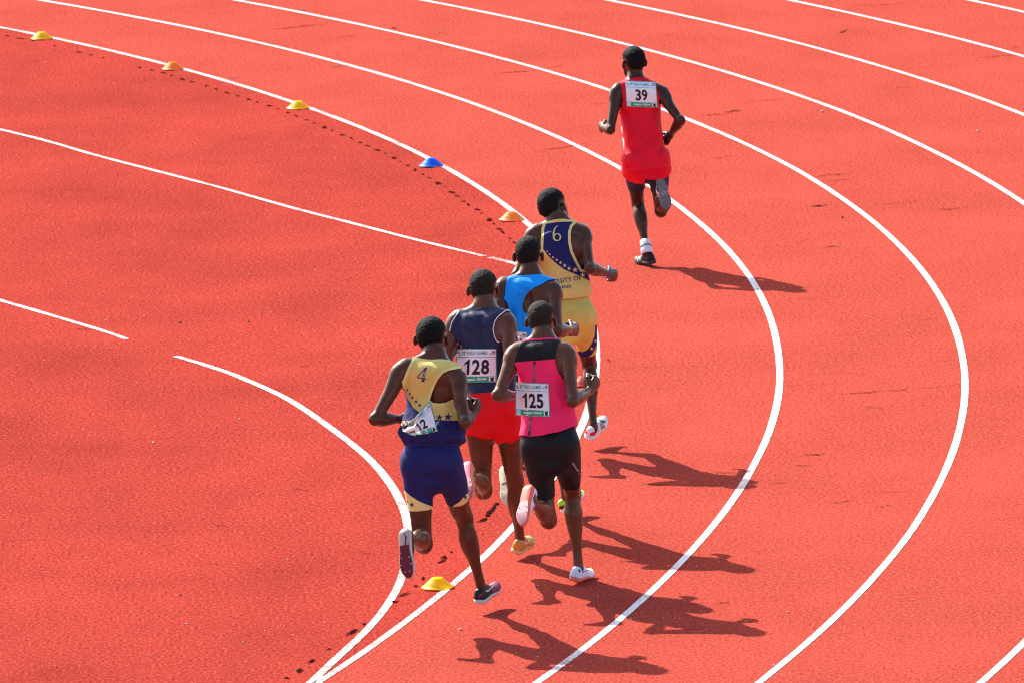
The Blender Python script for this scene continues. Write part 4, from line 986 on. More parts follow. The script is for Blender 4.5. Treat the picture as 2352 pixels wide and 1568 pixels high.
# ------------------------------------------------------------------ measured running poses (metres, world)
POSE = {
'R4': dict(F=(0.2464, 0.9692), S=1.78, J=dict(head=(-0.454, 47.359, 1.599), c7=(-0.447, 47.228, 1.513), hip=(-0.480, 47.124, 0.927), ls=(-0.622, 47.207, 1.465), rs=(-0.327, 47.136, 1.428), le=(-0.785, 47.083, 1.214), re=(-0.282, 46.942, 1.202), lw=(-0.649, 47.300, 1.168), rw=(-0.236, 47.202, 1.191), lh=(-0.568, 47.141, 0.929), rh=(-0.392, 47.107, 0.925), lk=(-0.546, 47.133, 0.479), rk=(-0.312, 47.359, 0.573), la=(-0.613, 46.712, 0.578), ra=(-0.230, 47.450, 0.144), lheel=(-0.648, 46.666, 0.646), rheel=(-0.253, 47.407, 0.056), ltoe=(-0.643, 46.555, 0.406), rtoe=(-0.132, 47.652, 0.102))),
'P': dict(F=(0.228, 0.9737), S=1.74, J=dict(head=(0.175, 48.222, 1.533), c7=(0.174, 48.095, 1.447), hip=(0.199, 47.992, 0.846), ls=(0.016, 48.097, 1.385), rs=(0.314, 48.024, 1.380), le=(-0.092, 47.903, 1.181), re=(0.336, 47.846, 1.141), lw=(0.008, 48.132, 1.133), rw=(0.435, 48.082, 1.153), lh=(0.116, 48.008, 0.842), rh=(0.281, 47.975, 0.847), lk=(0.168, 48.035, 0.422), rk=(0.316, 48.251, 0.523), la=(0.081, 47.655, 0.601), ra=(0.334, 48.207, 0.089), lheel=(0.060, 47.665, 0.698), rheel=(0.296, 48.152, 0.021), ltoe=(0.002, 47.475, 0.508), rtoe=(0.408, 48.398, 0.008))),
'N': dict(F=(0.2061, 0.9785), S=1.77, J=dict(head=(-0.155, 49.015, 1.604), c7=(-0.158, 48.890, 1.513), hip=(-0.130, 48.759, 0.920), ls=(-0.318, 48.914, 1.453), rs=(-0.025, 48.816, 1.452), le=(-0.419, 48.779, 1.205), re=(-0.015, 48.632, 1.221), lw=(-0.350, 49.027, 1.253), rw=(0.067, 48.878, 1.262), lh=(-0.212, 48.774, 0.919), rh=(-0.049, 48.745, 0.919), lk=(-0.201, 48.782, 0.471), rk=(-0.015, 48.883, 0.494), la=(-0.263, 48.378, 0.616), ra=(0.001, 49.043, 0.090), lheel=(-0.295, 48.389, 0.715), rheel=(-0.038, 48.988, 0.036), ltoe=(-0.303, 48.175, 0.539), rtoe=(0.070, 49.248, 0.058))),
'B': dict(F=(0.172, 0.9851), S=1.78, J=dict(head=(0.121, 50.159, 1.617), c7=(0.121, 50.046, 1.509), hip=(0.140, 49.924, 0.913), ls=(-0.042, 50.040, 1.459), rs=(0.257, 49.976, 1.443), le=(-0.091, 49.846, 1.222), re=(0.273, 49.766, 1.231), lw=(-0.023, 50.087, 1.297), rw=(0.360, 50.012, 1.192), lh=(0.059, 49.937, 0.913), rh=(0.222, 49.912, 0.911), lk=(0.029, 49.979, 0.472), rk=(0.269, 50.064, 0.494), la=(-0.044, 49.558, 0.386), ra=(0.289, 50.245, 0.098), lheel=(-0.082, 49.557, 0.479), rheel=(0.277, 50.181, 0.041), ltoe=(-0.072, 49.381, 0.256), rtoe=(0.405, 50.426, 0.116))),
'S': dict(F=(0.1032, 0.9947), S=1.72, J=dict(head=(0.297, 52.745, 1.516), c7=(0.323, 52.621, 1.437), hip=(0.369, 52.552, 0.839), ls=(0.171, 52.635, 1.380), rs=(0.474, 52.650, 1.369), le=(0.051, 52.469, 1.156), re=(0.507, 52.434, 1.177), lw=(0.197, 52.654, 1.245), rw=(0.625, 52.649, 1.106), lh=(0.286, 52.559, 0.838), rh=(0.453, 52.544, 0.837), lk=(0.292, 52.572, 0.402), rk=(0.484, 52.810, 0.506), la=(0.241, 52.177, 0.538), ra=(0.492, 52.609, 0.145), lheel=(0.213, 52.179, 0.632), rheel=(0.450, 52.585, 0.061), ltoe=(0.159, 52.028, 0.410), rtoe=(0.568, 52.815, 0.137))),
'T': dict(F=(-0.0889, 0.996), S=1.64, J=dict(head=(0.948, 60.090, 1.435), c7=(0.962, 60.003, 1.315), hip=(1.008, 59.915, 0.748), ls=(0.821, 59.950, 1.259), rs=(1.122, 59.972, 1.247), le=(0.762, 59.814, 1.011), re=(1.263, 59.808, 1.056), lw=(0.715, 60.048, 0.992), rw=(1.189, 59.998, 0.927), lh=(0.925, 59.916, 0.747), rh=(1.091, 59.913, 0.747), lk=(0.943, 60.149, 0.423), rk=(1.106, 60.037, 0.384), la=(0.990, 59.900, 0.110), ra=(1.110, 59.678, 0.580), lheel=(1.037, 59.853, 0.018), rheel=(1.097, 59.679, 0.662), ltoe=(0.916, 60.071, 0.007), rtoe=(1.145, 59.504, 0.478))),
}
def conv(x0, y0, k): return lambda pts: [(x0 + a * k, y0 + b * k) for a, b in pts]
def poly_back(P, pts, y=-.03): return [plane_xz(P, *q, y) for q in pts]
def leg_y(P, q, t=.5): return np.dot(P.J[q + 'h'] * (1 - t) + P.J[q + 'k'] * t - P.J['c7'], P.Fm) - .06
def shifted_holes(P, L, R): return [poly_back(P, L), poly_back(P, R)]

GOLD = mat_cloth('cloth_gold', (.68, .52, .145), sweat=(.68, .43, .10), wr=.5)
GOLD2 = mat_cloth('cloth_gold_trim', (.72, .62, .22))
NAVY = mat_cloth('cloth_navy_blue', (.014, .016, .100), wr=.5)
PRN = mat_plain('print_navy', (.02, .02, .12), .7, .3)
PRG = mat_plain('print_gold', (.72, .55, .22), .7, .3)
BLACK = mat_cloth('cloth_black', (.010, .010, .011), .6, .1)
WHITEC = mat_cloth('cloth_white', (.8, .8, .8))
M_WB = mat_plain('wrist_band_black', (.02, .02, .022), .5, .4)

def serif6():
    t = np.linspace(0, 2 * math.pi, 30, endpoint=False); loop = np.stack([.40 * np.sin(t), -.42 + .40 * np.cos(t)], 1); w = .10 + .10 * np.abs(np.sin(t))
    tail = [(.26, .92), (.10, .86), (-.10, .70), (-.27, .42), (-.37, .10), (-.40, -.25), (-.40, -.42)]
    return join2d([ribbon2d(loop, w, True), ribbon2d(tail, [.04, .09, .14, .18, .20, .20, .20])])
def serif4():
    return join2d([ribbon2d([(.22, .95), (.22, -.62)], .24), ribbon2d([(.22, .95), (-.02, .55), (-.52, -.28)], .11), ribbon2d([(-.55, -.30), (.58, -.30)], .12), ribbon2d([(-.02, -.64), (.46, -.64)], .07)])
def inl4():
    return join2d([ribbon2d([(.24, .70), (.24, -.22)], .05)])
def serif_text(s, h, w):
    v, f = text2d(s, h, w, .008, 1.02); return v, f

# ---------------------------------------------------------------- runner 4: gold and navy singlet, navy shorts, nearest the camera
def build_r4():
    q = POSE['R4']; c = conv(826.9, 704.4, .23434); lg = conv(826.9, 1010.6, .27344)
    P = make_body('r4', q['J'], q['F'], q['S'], skin('a', (0.08, 0.03, 0.0175), 0.33), (.008, .007, .007), .006, lean_fist=(1, 1.0), head_k=1.04, build=1.04, hand_dir=((0, 0), (.75, .25)))
    tag(P.root, 'nearest runner, gold and navy singlet with a crumpled bib and navy shorts with gold hems', 'person', 'runners on the bend')
    loose = [(.13, .130, .096), (.185, .146, .108, 0, -.006), (.225, .178, .124, 0, -.012), (.30, .188, .130, 0, -.014), (.42, .172, .118, 0, -.008), (.58, .156, .107), (.75, .150, .100), (.86, .128, .086)]
    holes = [poly_back(P, c([(535, 470), (520, 540), (490, 610), (455, 700), (420, 780), (375, 840), (350, 890), (150, 890), (150, 470)])),
             poly_back(P, c([(1010, 598), (900, 622), (840, 650), (790, 710), (750, 780), (720, 850), (700, 915), (740, 940), (800, 945), (860, 935), (915, 905), (1000, 880), (1250, 880), (1250, 540), (1010, 540)]))]
    bnd = np.array(poly_back(P, c([(250, 560), (430, 775), (470, 900), (540, 985), (620, 1045), (760, 1105), (960, 1112), (1300, 1112)])))
    def fields(X, Y, Z):
        return dict(navy=np.interp(X, bnd[:, 0], bnd[:, 1]) - Z + .02 * ss(Y, .0, .1))
    def folds(X, Y, Z, h):
        m = np.exp(-((h - .17) / .07) ** 2); return m * (.006 * np.sin(X * 62 + 3 * np.sin(Z * 30)) + .004 * np.sin(X * 110 + Z * 40)) + .005 * np.exp(-((X + .02 + .5 * (Z + .12)) / .03) ** 2) * (Z > -.25)
    s, bv = singlet(P, [GOLD, NAVY, GOLD2], .108, holes, collar=plane_xz(P, *c([(720, 540)])[0])[1] - .004, loose=loose, fold=0.0069, folds=folds, fields=lambda X, Y, Z: fields(X, Y, Z), splits=[('pipe', 2), ('navy', 1)], seed=4)
    for (x, y, r) in ((465, 812, 13), (488, 850, 15), (515, 888, 17), (550, 925, 19), (585, 962, 20), (778, 1082, 34), (862, 1077, 40)):
        a = at_px(P, bv, *c([(x, y)])[0]); lay(P, bv, star2d(r * .57e-3 * 1.05), a[0], a[1], PRN, 'star', s)
    a = at_px(P, bv, *c([(608, 672)])[0]); v4 = move2d(serif4(), sx=.050, sy=.050)
    lay(P, bv, v4, a[0], a[1], PRN, 'number', s, rot=-.18); lay(P, bv, move2d(inl4(), sx=.050, sy=.050), a[0], a[1], PRG, 'number_inline', s, .0026, rot=-.18)
    a = at_px(P, bv, *c([(540, 1142)])[0]); lay(P, bv, serif_text('UNIVERSITY OF', .027, .275), a[0], a[1], PRG, 'lettering', s)
    a = at_px(P, bv, *c([(592, 1222)])[0]); lay(P, bv, serif_text('GHANA', .024, .10), a[0], a[1], PRG, 'lettering', s)
    bib(P, bv, c([(404, 1212), (686, 925), (762, 1218), (520, 1262)]), '12', .10, .004, .006, lambda U, V: .045 * np.clip(1 - np.abs(U - .30 - .25 * V) / .16, 0, 1) + .030 * np.clip(1 - np.abs(U + V * .5 - 1.0) / .12, 0, 1) * (1 - U * .6) + .012 * np.sin(V * 11 + U * 5) * (1 - U), seed=2)
    def sf(ex):
        L = np.dot(P.J['c7'] - P.J['hip'], P.A); Q = np.stack([ex['X'], ex['Z'] - L], 1)
        a = -poly_sdf(Q, poly_back(P, lg([(340, 410), (385, 425), (430, 462), (500, 508), (590, 552), (600, 700), (340, 700)]), leg_y(P, 'l')))
        b = -poly_sdf(Q, poly_back(P, lg([(960, 350), (938, 380), (912, 415), (875, 468), (835, 515), (770, 552), (760, 700), (1050, 700), (1050, 350)]), leg_y(P, 'r')))
        return dict(panel=np.maximum(a, b))
    so, sb = shorts(P, [NAVY, GOLD2], .17, (.56, .60), .005, None, .0016, sf, [('panel', 1)], 3)
    for (x, y, r) in ((435, 540, 24), (398, 512, 12), (890, 476, 22), (920, 407, 17)):
        a = at_px(P, sb, *lg([(x, y)])[0]); lay(P, sb, star2d(r * .67e-3), a[0], a[1], PRN, 'star', so, rot=.2)
    up = mat_plain('shoe_black', (.010, .011, .015), .5, .25, .2, 60); wh = mat_plain('shoe_white', (.55, .52, .50), .5, .4)
    mar = mat_plain('sole_maroon', (.12, .003, .012), .4, .25, .15, 30); crm = mat_plain('sole_cream', (.40, .31, .26), .4, .5, .1, 15)
    m, nt, b = new_mat('shoe_maroon_knit'); n = tex_noise(nt, 75, 3, .6); r = ramp(nt, n.outputs['Fac'], [(.40, (.02, .004, .012)), (.52, (.36, .008, .07)), (.68, (.05, .008, .03))]); nt.links.new(r.outputs[0], b.inputs['Base Color']); setin(b, Roughness=.6); knit = m
    for k in 'lr': tag(shoe(P, k, up, crm, swoosh=wh, toe_patch=(.48, knit), plate=(.33, .99, mar), spikes=6, sole_logo=M_INK, collar=up, midsole=wh, heel_patch=(.06, .2, .6, mat_plain('heel_rust', (.12, .03, .02), .5, .4))))
    return P

# ---------------------------------------------------------------- pink singlet, bib 125
def build_p():
    q = POSE['P']; c = conv(1090.25, 673.75, .23443); lg = conv(1090.25, 980.0, .25386)
    P = make_body('p', q['J'], q['F'], q['S'], skin('b', (0.112, 0.042, 0.025), 0.31), (.030, .022, .016), .006, lean_fist=(1, 1.05), head_k=.98, build=1.04, hand_dir=((0, 0), (.5, .2)))
    tag(P.root, 'runner in pink singlet with black yoke, black tights and bib 125', 'person', 'runners on the bend')
    pink = mat_cloth('cloth_pink', (.98, .026, .135), wr=.45)
    loose = [(-.02, .172, .124, 0, -.010), (.08, .170, .120, 0, -.010), (.22, .160, .114, 0, -.006), (.4, .150, .106), (.6, .150, .104), (.78, .145, .098), (.87, .125, .085)]
    holes = [poly_back(P, c([(475, 430), (447, 520), (430, 640), (412, 720), (405, 810), (380, 860), (100, 860), (100, 430)])), poly_back(P, c([(850, 440), (824, 480), (814, 560), (808, 650), (822, 730), (850, 795), (895, 832), (1200, 832), (1200, 420)]))]
    zy = plane_xz(P, *c([(620, 655)])[0])[1]
    hx = np.array(poly_back(P, c([(400, 1390), (560, 1392), (700, 1385), (860, 1345), (975, 1300)])))
    L = np.dot(P.J['c7'] - P.J['hip'], P.A)
    def folds(X, Y, Z, h): return .006 * np.sin(X * 40 + 1.0) * ss(-Z, .42, .56) + .004 * np.exp(-((X - .05 + .3 * (Z + .4)) / .02) ** 2) * ss(-Z, .3, .4)
    cz = plane_xz(P, *c([(650, 470)])[0])[1] + .004; NECK = lambda Z, Y: -(Z - cz + .42 * Y) / 1.085
    s, bv = singlet(P, [pink, BLACK, pink], (hx[:, 0], hx[:, 1]), holes, collar=plane_xz(P, *c([(650, 470)])[0])[1] + .004, loose=loose, fold=0.0059, folds=folds, seed=9,
                    fields=lambda X, Y, Z: dict(yoke=np.where(Y < .12, Z - zy, -1.0), ctrim=.011 - NECK(Z, Y)), splits=[('ctrim', 2), ('yoke', 1)])
    # pink neck binding and the printed black centre strip
    a0 = plane_xz(P, *c([(608, 660)])[0]); a1 = plane_xz(P, *c([(562, 1385)])[0]); ln = np.linalg.norm(a1 - a0); an = math.atan2(a1[1] - a0[1], a1[0] - a0[0]) + math.pi / 2
    lay(P, bv, poly2d([(-.007, -ln / 2), (.007, -ln / 2), (.007, ln / 2), (-.007, ln / 2)]), *((a0 + a1) / 2), M_INK, 'centre_strip', s, .0012, rot=an, maxe=.015)
    for f_ in (.19, .80):
        p = a0 + (a1 - a0) * f_; lay(P, bv, text2d('UNDER ARMOUR', .0068, .118, .0), p[0], p[1], M_PBLUE, 'lettering', s, .0024, rot=an - math.pi / 2)
    bib(P, bv, c([(395, 866), (725, 880), (742, 1206), (402, 1190)]), '125', .158, .0015, .005, None, seed=5)
    so, sb = shorts(P, [BLACK], .15, (.70, .74), .005, None, .0012, None, [], 5)
    a = at_px(P, sb, *lg([(950, 395)])[0]); lay(P, sb, text2d('UNDER ARMOUR', .006, .105, .0), a[0] - .004, a[1], M_PWHITE, 'lettering', so, rot=math.pi / 2 + .05)
    up = mat_plain('shoe_white_mesh', (.72, .76, .84), .5, .5, .12, 50); red = mat_plain('sole_coral', (.85, .10, .045), .4, .5, .15, 30); lime = mat_plain('shoe_lime', (.55, .75, .05), .5, .4)
    pk = mat_plain('sole_pink_grey', (.62, .33, .31), .25, .6, .25, 28, Coat_Weight=.5); dark = mat_plain('shoe_brown_dot', (.08, .02, .02), .5, .4); blu = mat_plain('shoe_blue_grey', (.33, .42, .60), .5, .4)
    for k in 'lr': shoe(P, k, up, red, swoosh=blu, toe_patch=(.86, lime), plate=(.44, .99, pk), spikes=4, collar=up, midsole=mat_plain('midsole_coral', (.80, .16, .12), .5, .4), dot=dark)
    return P

# ---------------------------------------------------------------- navy singlet, red shorts, bib 128
def build_n():
    q = POSE['N']; c = conv(980.0, 600.25, .20315)
    P = make_body('n', q['J'], q['F'], q['S'], skin('c', (0.112, 0.042, 0.025), 0.33), (.024, .018, .014), .006, head_k=1.0, build=1.05)
    tag(P.root, 'runner in navy singlet with white piping, loose red shorts and bib 128', 'person', 'runners on the bend')
    nav = mat_cloth('cloth_dark_navy', (.020, .024, .060), .5, .3, wr=.6)
    loose = [(.08, .138, .098), (.2, .144, .102), (.45, .150, .108, 0, -.004), (.7, .156, .108, 0, -.004), (.84, .142, .094), (.9, .12, .08)]
    holes = [poly_back(P, c([(365, 560), (345, 610), (300, 690), (282, 790), (278, 880), (240, 920), (0, 920), (0, 540)])), poly_back(P, c([(905, 560), (880, 588), (830, 640), (800, 690), (785, 770), (800, 850), (825, 905), (1080, 940), (1080, 540)]))]
    def folds(X, Y, Z, h):
        g = lambda x0, z0, a, w, l: np.exp(-(((X - x0) * math.cos(a) + (Z - z0) * math.sin(a)) / w) ** 2 - ((-(X - x0) * math.sin(a) + (Z - z0) * math.cos(a)) / l) ** 2)
        return .010 * g(-.03, -.11, .9, .016, .06) + .008 * g(-.065, -.10, .7, .014, .05) + .006 * g(.01, -.08, 1.0, .012, .05) + .007 * g(-.10, -.17, .3, .02, .08) - .004 * g(.0, -.13, .8, .02, .05)
    s, bv = singlet(P, [nav, WHITEC], .09, holes, collar=plane_xz(P, *c([(620, 565)])[0])[1] + .002, loose=loose, fold=0.0059, folds=folds, seed=14, fields=None, splits=[('pipe', 1)], trim=.0052, trim_neck=False)
    bib(P, bv, c([(345, 985), (790, 985), (793, 1362), (310, 1372)]), '128', .158, .0015, .005, lambda U, V: -.012 * np.exp(-(U / .12) ** 2) * (1 - V), seed=1)
    red = mat_cloth('cloth_red_shorts', (.68, .004, .010), .6, .3, wr=.6)
    so, sb = shorts(P, [red], .125, (.25, .27), .009, dict(leg=[(-.12, .082, .094, .006, 0), (.1, .085, .100, .010, .004), (.24, .088, .106, .014, .008), (.42, .092, .112, .016, .012)], hip=[(-.12, .148, .112, 0, -.01), (.02, .162, .122, 0, -.012), (.12, .160, .118, 0, -.006), (.20, .150, .110), (.28, .148, .108)]), .003, None, [], 8,
                    hemcut=lambda P, V, left: .010 * np.sin((V @ P.Rm) * 30 + 1.5) + .02 * np.where(left, 0, 1) * np.exp(-(((V - P.J['rh']) @ P.Rm - .02) / .02) ** 2))
    og = mat_plain('shoe_orange', (.62, .24, .03), .5, .4, .25, 60); pk = mat_plain('sole_hot_pink', (.85, .12, .22), .4, .5, .3, 25); blk = mat_plain('shoe_collar_black', (.02, .02, .02), .6, .3); ol = mat_plain('midsole_peach', (.80, .45, .20), .5, .4)
    for k in 'lr': shoe(P, k, og, pk, swoosh=mat_plain('shoe_pale', (.75, .62, .5), .5, .4), collar=blk, midsole=ol, spikes=6, toe_patch=(.80, mat_plain('shoe_amber', (.72, .36, .05), .5, .4)), plate=(.5, .99, mat_plain('plate_rust', (.35, .10, .05), .4, .5)))
    return P

def pipe(P, bv, parent, pts, w, mat, name='piping'):
    """thin raised binding following measured points on the cloth"""
    g = np.array([at_px(P, bv, *p) for p in pts]); out = []
    for i in range(len(g) - 1):
        for t in np.linspace(0, 1, 8, endpoint=False): out.append(g[i] * (1 - t) + g[i + 1] * t)
    out.append(g[-1]); out = np.array(out)
    for _ in range(3): out[1:-1] = .5 * out[1:-1] + .25 * (out[:-2] + out[2:])
    return lay(P, bv, ribbon2d(out, w), 0, 0, mat, name, parent, .0022)

# ---------------------------------------------------------------- royal blue singlet
def build_b():
    q = POSE['B']; c = conv(1133.1, 526.75, .19531)
    P = make_body('b', q['J'], q['F'], q['S'], skin('d', (0.08, 0.031, 0.019), 0.31), (.012, .010, .009), .005, lean_fist=(1, .62), head_k=.97, build=1.03)
    tag(P.root, 'runner in bright blue singlet boxed in between the navy, pink and gold shirts', 'person', 'runners on the bend')
    blu = mat_cloth('cloth_royal_blue', (.002, .30, .86), .6, .2, wr=.6)
    loose = [(.02, .152, .112), (.2, .150, .108, 0, -.004), (.45, .150, .106, 0, -.004), (.7, .150, .104, 0, -.002), (.85, .128, .088)]
    holes = [poly_back(P, c([(178, 560), (164, 680), (160, 780), (135, 900), (112, 990), (60, 1020), (-150, 1020), (-150, 540)])), poly_back(P, c([(655, 600), (600, 642), (500, 692), (430, 742), (382, 810), (357, 890), (362, 950), (388, 985), (430, 1003), (520, 1010), (950, 1010), (950, 540)]))]
    def folds(X, Y, Z, h):
        g = lambda x0, z0, a, w, l: np.exp(-(((X - x0) * math.cos(a) + (Z - z0) * math.sin(a)) / w) ** 2 - ((-(X - x0) * math.sin(a) + (Z - z0) * math.cos(a)) / l) ** 2)
        return .008 * g(-.04, -.09, .9, .012, .05) + .010 * g(-.03, -.24, .05, .02, .12) + .008 * g(-.075, -.22, -.1, .018, .10) - .005 * g(-.05, -.25, 0, .015, .1) + .006 * g(.0, -.06, 1.1, .012, .06)
    s, bv = singlet(P, [blu], .03, holes, collar=plane_xz(P, *c([(400, 580)])[0])[1] + .004, loose=loose, fold=0.0065, folds=folds, seed=21)
    cn = conv(980.0, 600.25, .20315)
    bib(P, bv, cn([(700, 755), (1137, 796), (1130, 1170), (690, 1130)]), '121', .15, .0012, .005, None, seed=7)
    shorts(P, [BLACK], .12, (.52, .52), .007, None, .0015, None, [], 11)
    ng = mat_plain('shoe_neon_green', (.45, .85, .02), .5, .4, .15, 50); cr = mat_plain('sole_cream_mint', (.60, .58, .38), .45, .5, .25, 22); mint = mat_plain('sole_mint', (.36, .62, .46), .45, .5, .2, 30); dk = mat_plain('sole_dot', (.16, .11, .07), .6, .3); tan = mat_plain('sole_tan', (.55, .36, .24), .5, .4)
    for k in 'lr': shoe(P, k, ng, cr, swoosh=M_INK, collar=M_INK, midsole=mat_plain('midsole_white_b', (.8, .8, .74), .5, .4), plate=(.40, .99, cr), scale=.94, sole_logo=tan, tread=([(-.5, .44, .9, .50), (-.55, .55, -.38, .575), (-.6, .68, -.42, .705), (-.5, .80, -.32, .825), (.4, .56, .56, .585), (.45, .69, .62, .715)], dk))
    return P

# ---------------------------------------------------------------- runner 6: navy over gold singlet, gold shorts
def build_s():
    q = POSE['S']; c = conv(1133.1, 416.5, .27344); lg = conv(1255.6, 673.75, .23431)
    P = make_body('s', q['J'], q['F'], q['S'], skin('e', (0.074, 0.029, 0.0175), 0.31), (.009, .008, .0075), .010, yaw=.42, tilt=-.20, nod=-.12, lean_fist=(1, .45), head_k=1.02)
    tag(P.root, 'runner with a gold 6 on a navy and gold singlet and gold shorts', 'person', 'runners on the bend')
    loose = [(.16, .134, .100), (.225, .150, .112, 0, -.008), (.30, .158, .114, 0, -.010), (.45, .152, .106, 0, -.004), (.7, .150, .102), (.85, .128, .086)]
    holes = [poly_back(P, c([(428, 330), (404, 400), (399, 500), (396, 570), (370, 640), (150, 640), (150, 330)])), poly_back(P, c([(705, 330), (690, 358), (665, 382), (650, 430), (651, 500), (668, 585), (695, 645), (722, 700), (742, 738), (762, 742), (778, 690), (1000, 680), (1000, 320)]))]
    bnd = np.array(poly_back(P, c([(300, 480), (425, 572), (460, 622), (520, 682), (600, 742), (700, 782), (800, 832), (900, 850)])))
    def folds(X, Y, Z, h): return np.exp(-((h - .19) / .05) ** 2) * (.005 * np.sin(X * 70 + 2 * np.sin(Z * 30)) + .003 * np.sin(X * 130))
    s, bv = singlet(P, [GOLD, NAVY, GOLD2], .135, holes, collar=plane_xz(P, *c([(555, 350)])[0])[1] + .012, loose=loose, fold=0.0050, folds=folds, seed=31,
                    fields=lambda X, Y, Z: dict(navy=np.where(Y < .14, Z - np.interp(X, bnd[:, 0], bnd[:, 1]), -1.0)), splits=[('pipe', 2), ('navy', 1)], trim=.017)
    for (x, y, r) in ((452, 590, 8), (473, 614, 10), (500, 638, 11), (532, 662, 12), (565, 685, 14), (600, 709, 16), (636, 734, 17), (687, 745, 23), (750, 788, 22)):
        a = at_px(P, bv, *c([(x, y)])[0]); lay(P, bv, star2d(r * .74e-3 * 1.1), a[0], a[1], PRG, 'star', s, .002)
    a = at_px(P, bv, *c([(532, 442)])[0]); lay(P, bv, move2d(serif6(), sx=.052, sy=.052), a[0], a[1], PRG, 'number', s, .002)
    a = at_px(P, bv, *c([(560, 838)])[0]); lay(P, bv, serif_text('UNIVERSITY OF', .029, .27), a[0], a[1], PRN, 'lettering', s, .002, rot=.04)
    a = at_px(P, bv, *c([(582, 888)])[0]); lay(P, bv, serif_text('GHANA', .024, .11), a[0], a[1], PRN, 'lettering', s, .002, rot=-.04)
    def sf(ex):
        L = np.dot(P.J['c7'] - P.J['hip'], P.A); Q = np.stack([ex['X'], ex['Z'] - L], 1)
        a = -poly_sdf(Q, poly_back(P, lg([(478, 300), (470, 410), (445, 480), (400, 550), (350, 575), (295, 566), (290, 640), (390, 640), (445, 600), (475, 545), (498, 490), (530, 430), (530, 300)]), leg_y(P, 'r')))
        return dict(panel=a)
    gs = mat_cloth('cloth_gold_shorts', (.64, .52, .12), .6, .2, sweat=(.62, .38, .06), wr=.3)
    so, sb = shorts(P, [gs, NAVY], .19, (.64, .66), .006, None, .0014, sf, [('panel', 1)], 13)
    for (x, y, r) in ((441, 538, 22), (476, 465, 18), (493, 392, 13)):
        a = at_px(P, sb, *lg([(x, y)])[0]); lay(P, sb, star2d(r * .62e-3), a[0], a[1], PRG, 'star', so, rot=.15)
    wh = mat_plain('shoe_white_s', (.80, .79, .78), .5, .4, .05, 40); rd = mat_plain('shoe_red_s', (.70, .02, .03), .5, .4); nb = mat_plain('stripe_blue_black', (.02, .04, .08), .5, .4)
    for k in 'lr': shoe(P, k, wh, wh, stripes=nb, heel_patch=(.16, .12, .62, rd), collar=wh, midsole=wh, plate=(.45, .99, rd), spikes=6)
    w, d, up, n = P.hand_r
    band(P, w, w + d, -.035, -.028, .034, mat_plain('bracelet_blue', (.05, .10, .55), .5, .4), 'bracelet')
    return P

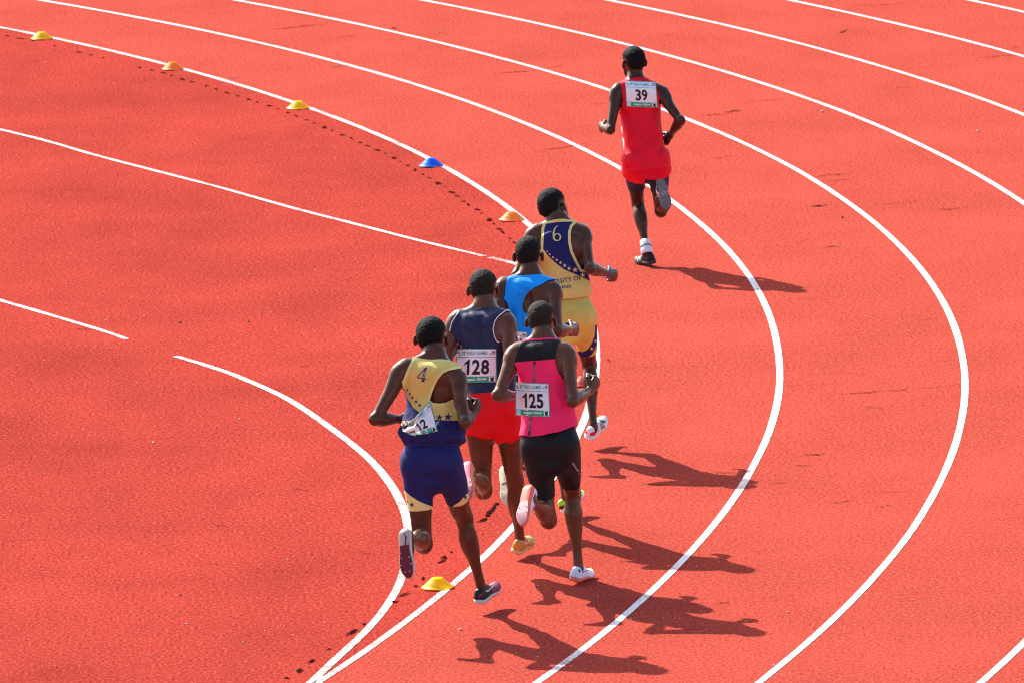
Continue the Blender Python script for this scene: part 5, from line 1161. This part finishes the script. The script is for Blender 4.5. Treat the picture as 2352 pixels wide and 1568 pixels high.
# ---------------------------------------------------------------- red kit, bib 39, alone in front
def build_t():
    q = POSE['T']; c = conv(1347.5, 91.9, .21484)
    P = make_body('t', q['J'], q['F'], q['S'], skin('f', (0.052, 0.0215, 0.0145), 0.31), (.006, .006, .006), .006, yaw=-.30, lean_fist=(1, .9), head_k=1.06, build=1.03)
    tag(P.root, 'runner in red with bib 39 and white socks, alone ahead of the pack', 'person', 'runners on the bend')
    red = mat_cloth('cloth_red_kit', (.78, .0015, .022), .6, .3, wr=.4)
    loose = [(-.26, .166, .122, 0, -.012), (0, .160, .122, 0, -.014), (.25, .147, .110, 0, -.008), (.5, .145, .104, 0, -.004), (.75, .150, .100), (.86, .125, .084)]
    holes = [poly_back(P, c([(362, 430), (372, 540), (386, 640), (378, 720), (350, 765), (100, 780), (100, 420)])), poly_back(P, c([(738, 420), (744, 520), (772, 600), (802, 660), (822, 712), (1100, 720), (1100, 400)]))]
    def side(X, Y, Z):
        n = vnoise(np.stack([X * 0, Y * 14, Z * 22], 1), 4); return dict(panel=np.minimum(np.abs(X - .01) - .160 - .05 * (n - .5), np.minimum(-.26 - Z, Z + .53)))
    s, bv = singlet(P, [red, WHITEC], -.055, holes, collar=plane_xz(P, *c([(520, 440)])[0])[1] + .010, loose=loose, fold=0.0050, folds=lambda X, Y, Z, h: .008 * np.sin(X * 38 + 5 * Z + 2 * np.sin(Z * 9)) * ss(-Z, .22, .45), fields=side, splits=[('panel', 1)], seed=41)
    pipe(P, bv, s, c([(690, 405), (705, 415), (722, 432), (732, 445)]), .012, WHITEC); pipe(P, bv, s, c([(440, 430), (452, 418), (460, 405)]), .012, WHITEC)
    bib(P, bv, c([(412, 436), (738, 450), (764, 726), (424, 712)]), '39', .098, .0022, .005, None, seed=3)
    nv = mat_cloth('cloth_navy_tights', (.016, .020, .050), .5, .2)
    shorts(P, [nv], .1, (.57, .57), .005, None, .001, None, [], 17, name='undershorts')
    shorts(P, [red], .08, (.235, .235), .010, dict(leg=[(-.12, .080, .092, .006, 0), (.1, .084, .098, .009, .004), (.3, .087, .104, .012, .008), (.45, .090, .108, .012, .010)]), .0025, None, [], 19, hemcut=lambda P, V, left: -.02 * np.abs((V - np.where(left[:, None], P.J['lh'], P.J['rh'])) @ P.Rm) / .08)
    up = mat_plain('shoe_black_t', (.009, .009, .010), .5, .25, .2, 60); sl = mat_plain('sole_dusty', (.16, .13, .115), .75, .3, .3, 45); wh = mat_plain('shoe_mark_white', (.72, .76, .78), .5, .4); bg_ = mat_plain('sole_beige', (.45, .36, .27), .7, .3, .2, 50)
    tr = [(-.75, .46, .75, .475), (-.6, .51, .6, .522), (-.7, .56, .5, .572), (-.35, .44, -.25, .60), (.1, .45, .2, .58), (.45, .44, .53, .60), (-.5, .40, .2, .41)]
    for k in 'lr': shoe(P, k, up, sl, stripes=wh, collar=up, midsole=mat_plain('midsole_black_t', (.03, .028, .028), .6, .3), tread=(tr, bg_), lace=wh)
    sock = mat_cloth('cloth_sock', (.80, .76, .78), wr=.3)
    for k in 'lr':
        a, kn = P.J[k + 'a'], P.J[k + 'k']; d = nrm(kn - a)
        band(P, a - d * .03, kn, 0, .115, (.042, .035), sock, 'sock'); band(P, a - d * .03, kn, .058, .068, .041, M_WB, 'sock_stripe')
    w, d, up_, n = P.hand_r; band(P, w, w + d, -.012, .010, .030, M_WB, 'wrist_band')
    return P

PEOPLE = [build_t(), build_s(), build_b(), build_n(), build_p(), build_r4()]
for o in [x for x in bpy.data.objects if x.name.startswith('loose')]: bpy.data.objects.remove(o)
